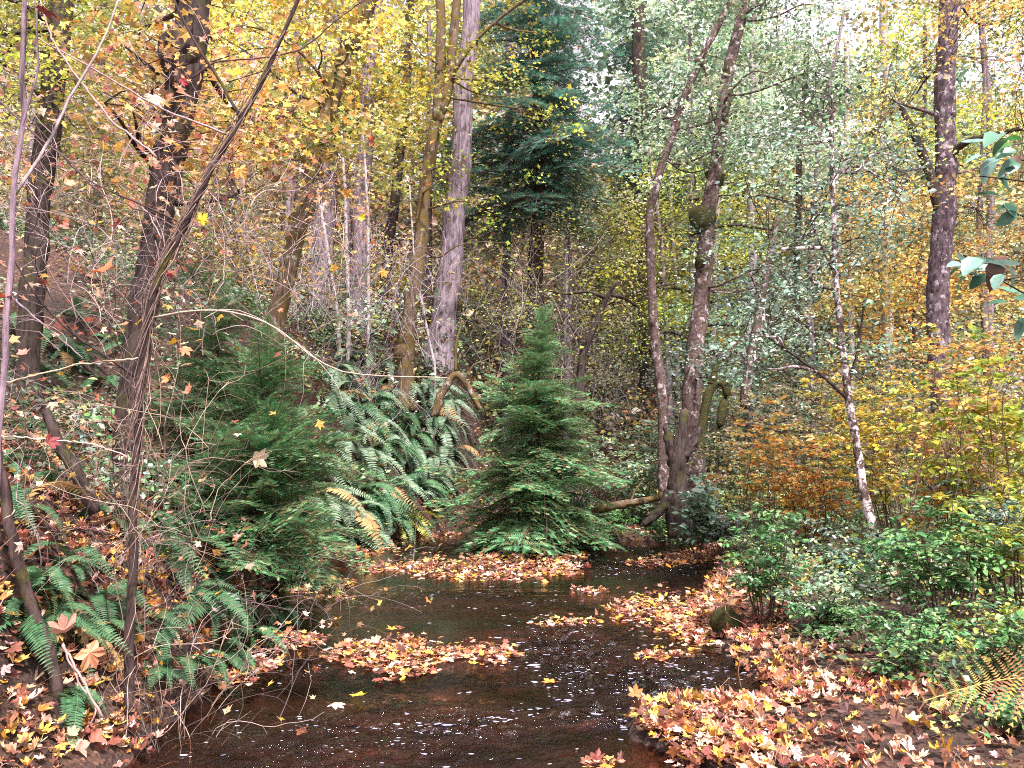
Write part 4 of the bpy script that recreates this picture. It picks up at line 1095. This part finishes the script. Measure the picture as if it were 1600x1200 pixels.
for lb, path, Yq, cc, wq in [
        ('long pale arching twig crossing the dark left bank', [(-60, 640), (0, 600), (60, 585), (130, 568), (215, 560)], 4.6, (.55, .5, .34), 3.5),
        ('dark arching twig across the yellow leaves at the top left', [(-10, 150), (60, 215), (110, 250), (150, 300), (270, 350), (360, 450)], 4.8, (.12, .08, .08), 3),
        ('pale twig arching low over the red leaf at the left', [(-60, 690), (-10, 680), (60, 686), (140, 692), (200, 712)], 4.4, (.55, .45, .38), 3),
        ('pinkish cane sweeping from the top left down to the dark trunk', [(245, 243), (180, 195), (120, 120), (80, 60), (55, -20)], 4.9, (.4, .28, .27), 4),
        ('dark branch crossing in front of the grey trunks at the top', [(300, 120), (340, 95), (400, 92), (470, 80), (540, 20), (600, -20)], 6.5, (.1, .06, .06), 3),
        ('pale crooked root at the lower left by the water', [(160, 1120), (95, 1000), (120, 1060), (155, 1110), (128, 1150)], 4.9, (.4, .3, .27), 4)]:
    stem('loose_twig', lb, path, Yq, wq, wq * .6, bark_material('twig_colour', tuple(q * .6 for q in cc), cc, scale=60), cat='twig')

# caught and hanging maple leaves, each on its own
def lone_leaf(label, px, py, Y, size, col, t=0, rot=None, name='maple_leaf', mat_='litter', group=None, cat='leaf', at=None):
    b = MB(); tv, tf = T_MP[(t % 5)]
    b.add((tv - (.36, 0, 0)) * 1.0, tf, np.clip(np.array(col) * R.uniform(.85, 1.15), 0, .9))
    b.tube(curve((-.0, 0, 0), (-.9, .15, .5), .12, 7), .012, 4, col=(.35, .2, .12))
    size *= .78
    c = P(px, py, Y) if at is None else np.asarray(at)
    o = b.build(name, M[mat_], origin=(0, 0, 0), smooth=False)
    o.location = [float(q) for q in c]; o.scale = (size,) * 3
    o.rotation_euler = rot or tuple(R.uniform(-1.2, 1.2, 3) + (math.pi / 2 * .7, 0, 0))
    tag(o, label, cat, group)
    return o


DR = (.16, .03, .03); RO = (.55, .12, .04)
for a in [('dark red shrivelled maple leaf in the top left corner', 72, 18, 4.0, .16, DR, 2), ('orange red maple leaf hanging among the vines at the left', 155, 425, 4.3, .19, RO, 1), ('dark red curled leaf in front of the ferns at the left edge', 75, 690, 4.3, .13, DR, 4),
          ('cream coloured maple leaf caught on a hemlock bough', 403, 716, 7.0, .24, (.75, .62, .42), 0), ('red brown leaf hanging before the slim grey trunk', 582, 222, 8.0, .18, (.55, .13, .04), 3), ('golden leaf caught right of the vine wrapped stem', 272, 535, 5.0, .12, (.7, .42, .04), 0),
          ('pinkish orange leaf below the golden one by the vines', 287, 545, 5.05, .12, (.62, .25, .12), 2), ('orange leaf with red edge hanging in the vines', 262, 590, 5.0, .1, (.6, .2, .06), 3), ('red and cream leaf at the end of a hanging vine', 292, 612, 5.0, .11, (.55, .2, .12), 1),
          ('deep red leaf beside the top of the vine wrapped stem', 268, 430, 5.0, .09, (.35, .06, .06), 4), ('golden star shaped leaf on the thin dark branch', 316, 345, 5.2, .13, (.72, .45, .03), 0), ('yellow leaf hanging in front of the slim grey trunk', 565, 340, 8.0, .12, (.7, .55, .05), 3),
          ('orange leaf held up by twigs at the leaning maple', 500, 300, 8.0, .16, (.65, .28, .05), 0), ('gold leaf next to the orange one by the leaning maple', 540, 303, 8.0, .15, (.62, .33, .06), 1), ('large pink tan leaf drooping over the lower left bank', 140, 1020, 4.5, .22, (.6, .26, .14), 2),
          ('pale pink leaf draped over the faded fern', 100, 985, 4.6, .2, (.62, .34, .25), 4), ('pinkish leaf cluster hanging before the thick dark trunk', 240, 150, 5.5, .16, (.6, .42, .34), 2), ('tan leaf hanging in the left tangle', 105, 285, 5.2, .12, (.55, .3, .18), 1),
          ('yellow maple leaf at the top by the branching twigs', 365, 115, 5.5, .17, (.72, .58, .04), 3), ('orange leaf caught over the vine tangle', 375, 265, 5.6, .15, (.66, .35, .10), 2), ('crimson leaf on the thick dark trunk', 285, 125, 7.0, .14, (.4, .05, .06), 0), ('red leaf at the left edge under the vines', 3, 465, 4.2, .14, (.5, .12, .06), 1)]:
    lone_leaf(*a)

# leafy branch reaching in from the right edge, close to the camera
rt = thing('broadleaf_shrub', (2.75, 2.6, hz1(2.75, 2.6)), 'close shrub reaching in from the right edge with large blue green leaves', 'shrub')
b = MB(); z0 = hz1(2.75, 2.6)
main = smooth_path([(2.75, 2.6, z0 - .05), (2.6, 2.65, 1.0), tuple(P(1760, 500, 2.7)), tuple(P(1700, 300, 2.8)), tuple(P(1680, 150, 2.85))], 24)
b.tube(main, np.linspace(.014, .006, 24), 7, wob=.1); b.build('stem', M['bark_dark'], rt, smooth=True)
for tip in (P(1530, 275, 2.6), P(1560, 440, 2.5), P(1500, 425, 2.6)):
    ii = int(np.argmin(np.abs(main[:, 2] - tip[2])))
    q = curve(main[ii], tip, .06, 8); b = MB(); b.tube(q, np.linspace(.005, .002, 8), 5); b.build('twig', M['bark_dark'], rt, smooth=True)
T_BIG = [tmpl_oval(.62, .35, c_) for c_ in (-.3, -.7, .4)]
LM_ = leaf_material('broad_leaf_surface', .38, .25, .45, spots=(.03, .05, .03), spotty=.55, nscale=22)
for hx, hy, nn in ((1600, 235, 15), (1575, 425, 17), (1610, 330, 6), (1640, 480, 8)):
    for q_ in range(nn):
        an = R.uniform(1.6, 4.7); rr_ = R.uniform(8, 75)
        px, py = hx + rr_ * math.cos(an), hy + rr_ * .42 * math.sin(an)
        c = P(px, py, 2.55 + R.uniform(-.12, .12)); L = R.uniform(.05, .105)
        cl = np.array([[(.05, .15, .09), (.10, .24, .15), (.18, .32, .26), (.08, .26, .05), (.05, .12, .06), (.20, .09, .07)][R.integers(0, 6) if R.random() < .55 else R.integers(0, 3)]])
        b = MB(); put(b, [T_BIG[R.integers(0, 3)]], np.zeros((1, 3)), np.array([[math.cos(an) + R.normal(0, .3), R.normal(0, .5), R.normal(-.15, .45)]]), np.array([[R.normal(0, .5), R.normal(-.6, .5), .8]]), L, cl)
        o = b.build('leaf', LM_, origin=(0, 0, 0), smooth=True); o.parent = rt; o.location = [c[q] - rt.location[q] for q in range(3)]
    b = MB(); tip = P(hx - 30, hy, 2.55); ii = int(np.argmin(np.abs(main[:, 2] - tip[2])))
    b.tube(curve(main[ii], tip, .05, 8), np.linspace(.005, .002, 8), 5); b.build('twig', M['bark_dark'], rt, smooth=True)

# ---------------------------------------------------------------- stumps, logs, bent wood, rock
def wood(name, label, paths, m, cat, base=None):
    """paths: list of (pixel points, Y, w0, w1)"""
    p0 = paths[0]; c = P(p0[0][0][0], p0[0][0][1], p0[1])
    rt = thing(name, (c[0], c[1], hz1(c[0], c[1])), label, cat)
    for i_, (pp, Yq, w0, w1) in enumerate(paths):
        q = smooth_path(P([a[0] for a in pp], [a[1] for a in pp], Yq), 20)
        b = MB(); b.tube(q, np.linspace(w0, w1, 20) / (FPX / Yq) / 2, 10, wob=.35); b.build('trunk' if i_ == 0 else 'limb', m, rt, smooth=True)
    return rt


wood('crooked_tree', 'dark crooked little tree behind the tip of the centre hemlock', [([(905, 640), (908, 560), (925, 520), (942, 480), (952, 455), (966, 440)], 20, 14, 6), ([(915, 545), (900, 520), (890, 505)], 20, 9, 4),
     ([(945, 465), (920, 455), (880, 460), (850, 452)], 20, 6, 3), ([(950, 460), (975, 465), (1000, 482)], 20, 6, 3)], M['bark_dark'], 'tree')
wood('bent_branch', 'mossy bent branch shaped like an arch left of the centre hemlock', [([(678, 650), (690, 615), (712, 580), (730, 600), (750, 640)], 19, 12, 9), ([(712, 580), (712, 540), (722, 500)], 19, 6, 3), ([(725, 592), (740, 570), (765, 560)], 19, 4, 2)], M['bark_moss'], 'branch')
wood('mossy_arch_root', 'dark mossy arched roots right of the moss clumped alder', [([(1095, 700), (1100, 640), (1112, 600), (1130, 590), (1138, 615), (1125, 650), (1122, 700)], 17.5, 15, 12), ([(1112, 600), (1118, 578), (1116, 565)], 17.5, 14, 8)], M['moss'], 'root')
wood('mossy_stump', 'dark decaying mossy stump with roots on the far bank right of the hemlock', [([(1062, 840), (1058, 770), (1062, 710), (1066, 665), (1070, 640)], 16.5, 44, 12), ([(1050, 770), (1030, 800), (1005, 820)], 16.5, 22, 10), ([(1075, 770), (1100, 800), (1120, 830)], 16.5, 22, 10), ([(1058, 730), (1045, 690), (1040, 665)], 16.5, 24, 8), ([(1062, 720), (1085, 690), (1096, 668)], 16.5, 24, 8)], M['bark_dark'], 'stump')
wood('fallen_log', 'dark fallen log lying left of the stump on the far bank', [([(925, 800), (960, 790), (1010, 782), (1040, 775)], 17.5, 13, 10), ([(985, 786), (990, 770), (1003, 752)], 17.5, 4, 2)], M['bark_moss'], 'log')
wood('leaning_branch', 'dark dead branch slanting behind the stump', [([(1160, 640), (1180, 520), (1200, 420), (1215, 340)], 18, 16, 8)], M['bark_alder'], 'branch')
wood('fallen_log', 'grey fallen trunk leaning up on the dark left bank behind the vine wrapped stem', [([(150, 800), (120, 740), (95, 700), (70, 640)], 6.5, 20, 14)], M['bark_dark'], 'log')


def rock(label, c, s, m):
    b = MB(); n1, n2 = 10, 14
    th = np.linspace(0.02, np.pi - .02, n1)[:, None]; ph = np.linspace(0, 2 * np.pi, n2, endpoint=False)[None]
    rr = 1 + .5 * (vn(th * 2 + c[0] * 3, ph * 1.2 + 3) - .5)
    v_ = np.stack([rr * np.sin(th) * np.cos(ph), rr * np.sin(th) * np.sin(ph), rr * np.cos(th) + 0 * ph], -1) * s
    f_ = []
    for i_ in range(n1 - 1):
        for j_ in range(n2):
            a_, b_ = i_ * n2 + j_, i_ * n2 + (j_ + 1) % n2
            f_ += [(a_, a_ + n2, b_), (b_, a_ + n2, b_ + n2)]
    b.add(v_.reshape(-1, 3) + c, f_, (1, 1, 1))
    tag(b.build('rock', m, origin=c, smooth=True), label, 'rock')


g = G(1140, 990, 5, 12); rock('small moss covered rock at the water edge below the green shrub', np.array([g[0], g[1] + .15, .12]), np.array([.15, .15, .17]), M['moss'])
g = G(470, 905, 6, 14); rock('dark mossy boulder face of the undercut left bank', np.array([g[0] - .25, g[1] + .5, .3]), np.array([.5, .6, .75]), M['moss'])

# ---------------------------------------------------------------- fallen leaves
LP = PAL['litter']
def ground_leaves(px0, py0, px1, py1, n, lo=3.4, hi=30):
    """uniform over the ground patch seen through the pixel box, on land only"""
    out = []
    ya, yb = lo, hi
    y = ya + (yb - ya) * R.random(n * 3) ** 1.3
    u = R.uniform(px0, px1, n * 3)
    x = (u - 800) / FPX * y
    return x, y


def land_scatter(n, xr, yr, dens=None):
    x = R.uniform(*xr, n); y = R.uniform(*yr, n)
    sd_ = creek_sd(x, y)
    k = sd_ > -.05
    return x[k], y[k], sd_[k]


lit = []
# dense shore at the right
x, y, s_ = land_scatter(32000, (0.4, 6.5), (3.4, 13)); k = (s_ < .25 + 1.7 * R.random(len(x)) ** 1.6 - .10 * np.clip(y - 6, 0, 6)) & (vn(x * 2.2, y * 2.2) > .25) & ((x < 2.05 + .8 * sm(6.6, 5.4, y) + 1.3 * vn(x * 2, y * 2)) | (R.random(len(x)) < .12))
lit.append((x[k], y[k]))
# left bank
x, y, s_ = land_scatter(21000, (-6, -1.6), (2.2, 12)); k = (vn(x * 2.6, y * 2.6) > .18) & ((s_ < 1.0 + .5 * vn(x * 3, y * 3)) | (R.random(len(x)) < .3))
lit.append((x[k], y[k]))
# forest floor
x, y, s_ = land_scatter(16000, (-9, 12), (10, 30)); k = vn(x * .8, y * .8) > .35
lit.append((x[k], y[k]))
LX = np.concatenate([a for a, _ in lit]); LY = np.concatenate([b_ for _, b_ in lit])
LZ = np.maximum(hz(LX, LY), 0) + .015 + .05 * R.random(len(LX))

# rafts on the water
rafts = [('long raft of pink and tan fallen leaves floating across the near creek', [(520, 1030, 700, 1022, 26), (700, 1024, 805, 1022, 16), (540, 1010, 660, 1008, 12)], 600, .12),
         ('small yellow leaf raft near the left shore', [(415, 1003, 500, 998, 14)], 110, .12),
         ('little heap of pale leaves just below the long raft', [(605, 1053, 675, 1050, 8)], 50, .1),
         ('wide line of fallen leaves across the creek in front of the centre hemlock', [(565, 888, 910, 884, 14), (670, 902, 900, 897, 8), (740, 872, 900, 870, 10)], 1000, .15),
         ('orange leaf drift along the far left shore', [(510, 860, 640, 838, 24), (600, 842, 720, 832, 10), (620, 832, 760, 822, 8)], 800, .15),
         ('small flat raft of pale leaves in mid creek', [(842, 976, 920, 972, 8)], 80, .11),
         ('round clump of golden leaves alone in mid creek', [(903, 925, 938, 924, 6)], 45, .12),
         ('golden leaf clump right of the sparkling riffle', [(1003, 1028, 1062, 1024, 8)], 70, .11),
         ('broad drift of orange brown leaves against the right shore', [(955, 955, 1110, 950, 26), (1050, 985, 1120, 990, 24), (1090, 930, 1120, 960, 20)], 800, .13),
         ('leaf drift by the far riffle at the right', [(985, 882, 1110, 872, 9), (1050, 868, 1130, 862, 8)], 350, .14),
         ('orange leaves gathered against the left bank', [(340, 1058, 435, 1040, 20), (350, 1030, 430, 1018, 8)], 160, .13),
         ('thin strip of leaves under the undercut bank', [(455, 925, 550, 912, 9), (380, 958, 440, 957, 5), (480, 938, 545, 935, 4)], 170, .13),
         ('thick heap of pale pink leaves at the corner of the near right shore', [(990, 1120, 1200, 1128, 18), (1020, 1150, 1300, 1150, 30), (1060, 1190, 1300, 1185, 26)], 1000, .125),
         ('cream leaf clump at the bottom edge of the picture', [(925, 1196, 960, 1196, 5)], 16, .12)]
for lb, segs, n_, sz in rafts:
    X_, Y_, S_ = [], [], []
    tot = sum((abs(s_[2] - s_[0]) + 20) * s_[4] for s_ in segs)
    for x0, y0, x1, y1, hw in segs:
        m_ = int(1.6 * n_ * (abs(x1 - x0) + 20) * hw / tot) + 4
        t = R.random(m_); px = x0 + (x1 - x0) * t + R.normal(0, 9, m_)
        edge_t = np.clip(4 * t * (1 - t), .15, 1) ** .5
        py = y0 + (y1 - y0) * t + np.clip(R.normal(0, .55, m_), -1.7, 1.7) * hw * edge_t + hw * .4 * (vn(px / 25, px * 0 + y0) - .5)
        for a_, b_ in zip(px, py):
            q = Z0(a_, max(b_, 800)); X_.append(q[0]); Y_.append(q[1])
    X_ = np.array(X_); Y_ = np.array(Y_)
    kq = creek_sd(X_, Y_) < (.12 if 'right' not in lb and 'shore' not in lb else .5); X_, Y_ = X_[kq], Y_[kq]; m_ = len(X_)
    pos = np.stack([X_, Y_, .012 + .022 * R.random(m_) ** 1.5 * (1 if n_ > 60 else .4)], 1)
    pos[:, 2] += np.maximum(hz(X_, Y_), 0)
    b = MB()
    put(b, T_FL if Y_.mean() < 10 else T_ML + T_FL[:2], pos, R.normal(0, 1, (m_, 3)) * (1, 1, .25), R.normal(0, .21, (m_, 3)) + (0, 0, 1), sz * np.exp(np.clip(R.normal(0, .35, m_), -1, .5)) * .55, pick(LP, m_, .25))
    c = (float(X_.mean()), float(Y_.mean()), 0.0)
    tag(b.build('leaf_raft', M['litter'], origin=c), lb, 'leaf raft', 'rafts of fallen leaves on the creek', 'stuff')

# the 230 largest loose leaves are things, the rest is litter
LAND = [(1020, 1130, 'at the tip of the near right shore'), (1150, 1180, 'at the bottom edge right of the water'), (1290, 1090, 'in the middle of the right shore'), (1420, 1190, 'at the bottom edge left of the bracken'), (1500, 1190, 'directly below the bracken frond'), (1440, 1130, 'at the tip of the bracken frond'), (1360, 1120, 'between the bracken tip and the water'), (1240, 1150, 'on the near shore beside the water'), (1100, 1140, 'on the pale heap at the water edge'), (1250, 1190, 'at the bottom edge of the right shore'), (1560, 1150, 'in the lower right corner'),
        (1180, 1030, 'where the right shore bends'), (1400, 1040, 'under the low green plants'), (1330, 1180, 'low on the right shore near the bottom edge'), (60, 1150, 'in the lower left corner'), (230, 1110, 'at the muddy left water edge'), (60, 1020, 'by the foot of the leaning stem'),
        (190, 960, 'by the foot of the vine wrapped sapling'), (100, 860, 'high in the left leaf heap'), (330, 1050, 'at the corner of the left bank')]


def zone(x, y):
    px = 800 + x / y * FPX; py = 720 + 1.75 / y * FPX
    return min(LAND, key=lambda a: (a[0] - px) ** 2 + (a[1] - py) ** 2)[2]
scr = 1 / LY + .02 * R.random(len(LX))
vis = np.abs(LX / LY * FPX) < 800
scr[~vis] = 0
order = np.argsort(-scr)
big = order[:230]; rest = order[230:]
cname = [('yellow', (.70, .50, .05)), ('orange', (.62, .28, .05)), ('pink tan', (.62, .36, .24)), ('brown', (.30, .11, .06)), ('cream', (.72, .56, .40)), ('red', (.45, .09, .05)), ('golden brown', (.55, .30, .08))]
LM = {}
for nm, cl in cname:
    for t in range(5):
        b = MB(); tv, tf = T_MP[t]; b.add(tv - (.36, 0, 0), tf, cl)
        b.tube(np.array([[0, 0, 0], [-.3, .02, .03], [-.6, .08, .1]]), .012, 3, col=(.4, .25, .12))
        LM[nm, t] = b.mesh('fallen_leaf', M['litter'])
def leafobj(x, y, z, nm, lb, sz, grp):
    o = bpy.data.objects.new('fallen_leaf', LM[nm, int(R.integers(0, 5))]); C.objects.link(o)
    o.location = (float(x), float(y), float(z)); o.scale = (sz,) * 3
    o.rotation_euler = (R.normal(0, .35), R.normal(0, .35), R.uniform(0, 6.28))
    tag(o, lb, 'leaf', grp)
for k in big:
    nm = cname[int(R.integers(0, 7))][0]
    leafobj(LX[k], LY[k], LZ[k] + .03, nm, '%s fallen maple leaf lying %s' % (nm, zone(LX[k], LY[k])), float(.082 * np.exp(np.clip(R.normal(-.05, .3), -.6, .45))), 'loose fallen maple leaves')
for px, py, nm, lb in [(558, 1090, 'yellow', 'single yellow leaf floating on dark water below the long raft'), (522, 971, 'golden brown', 'flat golden leaf floating near the left shore alone'), (548, 911, 'yellow', 'yellow leaf floating off the undercut bank'), (615, 985, 'orange', 'orange leaf floating above the long raft'),
                       (135, 1172, 'yellow', 'bright yellow leaf lying on the mud at the bottom left'), (523, 1104, 'cream', 'whitish curled leaf floating beside the single yellow leaf'), (1080, 1028, 'cream', 'cream leaf drifting near the right shore'), (860, 1068, 'orange', 'orange leaf just below the water in the riffle'),
                       (1040, 975, 'yellow', 'yellow leaf at the tip of the right hand drift'), (660, 905, 'cream', 'cream leaf below the wide line of leaves'), (1140, 1120, 'pink tan', 'pink leaf at the edge of the near right shore')]:
    q = Z0(px, py); leafobj(q[0], q[1], max(.015, hz1(*q) + .02), nm, lb, .14, None) if False else None
    o = bpy.data.objects.new('floating_leaf', LM[nm, int(R.integers(0, 5))]); C.objects.link(o)
    o.location = (q[0], q[1], max(.015, hz1(*q) + .03)); o.scale = (.14, .14, .07); o.rotation_euler = (0, 0, R.uniform(0, 6)); tag(o, lb, 'leaf')
b = MB()
near = rest[LY[rest] < 9]; farr = rest[LY[rest] >= 9]
for idx, Ts in ((near, T_MP), (farr, T_ML)):
    m_ = len(idx)
    put(b, Ts, np.stack([LX[idx], LY[idx], LZ[idx]], 1), R.normal(0, 1, (m_, 3)) * (1, 1, .3), R.normal(0, .32, (m_, 3)) + (0, 0, 1), (.064 if Ts is T_MP else .10) * np.exp(np.clip(R.normal(0, .38, m_), -1, .5)), pick(LP if Ts is T_MP else PAL['brown'] + LP, m_, .25))
tag(b.build('leaf_litter', M['litter'], kind='stuff'), 'brown pink and yellow fallen leaves covering both banks and the forest floor', 'fallen leaves')

# fine twigs and ground cover on the banks
b = MB()
for _ in range(900):
    sd_ = R.random()
    x0 = R.uniform(-6, -2) if sd_ < .55 else R.uniform(.8, 7); y0 = R.uniform(3.6, 12)
    z0 = hz1(x0, y0)
    if z0 < .01: continue
    a = np.array([x0, y0, z0 + .02]); e = a + np.array([R.normal(0, .25), R.normal(0, .25), R.uniform(.0, .3)])
    b.tube(curve(a, e, .15, 6), R.uniform(.0012, .003), 3, col=np.array((.34, .22, .17)) * R.uniform(.4, 1.4), cap=False)
tag(b.build('fallen_twigs', M['twig'], kind='stuff'), 'thin dead twigs strewn over the banks', 'twigs')
b = MB()
nu = 2600
ux = R.uniform(-13, -.8, nu); uy = R.uniform(5, 34, nu); su = creek_sd(ux, uy); kk = (su > .5) & (vn(ux * .8, uy * .8 + 70) > .38)
ux, uy = ux[kk], uy[kk]; cc_ = np.stack([ux, uy, hz(ux, uy) + R.random(len(ux)) * .45], 1); per = 26
pos = (cc_[:, None] + R.normal(0, 1, (len(cc_), per, 3)) * (.22, .22, .12)).reshape(-1, 3)
rnd_leaves(b, T_DI, pos, np.repeat(.05 + .0025 * uy, per), PAL['green'] + PAL['cool'] + PAL['green'] + PAL['brown'] + PAL['olive'], .6, per=per)
tag(b.build('undergrowth', M['green'], kind='stuff'), 'dark tangled green undergrowth covering the steep left bank', 'undergrowth')
b = MB()
nu = 2400
ux = R.uniform(2.6, 13, nu); uy = R.uniform(4.4, 24, nu); su = creek_sd(ux, uy); kk = (su > .55) & (vn(ux * .9 + 20, uy * .9 + 20) > .36)
ux, uy = ux[kk], uy[kk]; cc_ = np.stack([ux, uy, hz(ux, uy) + R.random(len(ux)) * (.16 + .03 * uy)], 1); per = 26
pos = (cc_[:, None] + R.normal(0, 1, (len(cc_), per, 3)) * (.16, .16, .07)).reshape(-1, 3)
rnd_leaves(b, T_DI, pos, np.repeat(.032 + .003 * uy, per), PAL['green'] + PAL['green'] + PAL['cool'] + PAL['lime'] + PAL['brown'], .5, per=per)
tag(b.build('undergrowth', M['green'], kind='stuff'), 'small leaved green undergrowth behind the leafy right shore', 'undergrowth')
b = MB()
x, y, s_ = land_scatter(16000, (-8, 9), (4.5, 24)); k = (s_ > .35) & (vn(x * 1.3 + 40, y * 1.3) > .55); x, y = x[k], y[k]
z = hz(x, y) + R.random(len(x)) * .14
rnd_leaves(b, T_OV, np.stack([x, y, z], 1), .05, PAL['green'] + PAL['cool'], .5)
tag(b.build('ground_cover', M['green'], kind='stuff'), 'low green leaves scattered over the forest floor', 'ground cover')
tot = sum(len(m_.polygons) for m_ in bpy.data.meshes)
print('TRIS', tot, 'OBJS', len(bpy.data.objects))
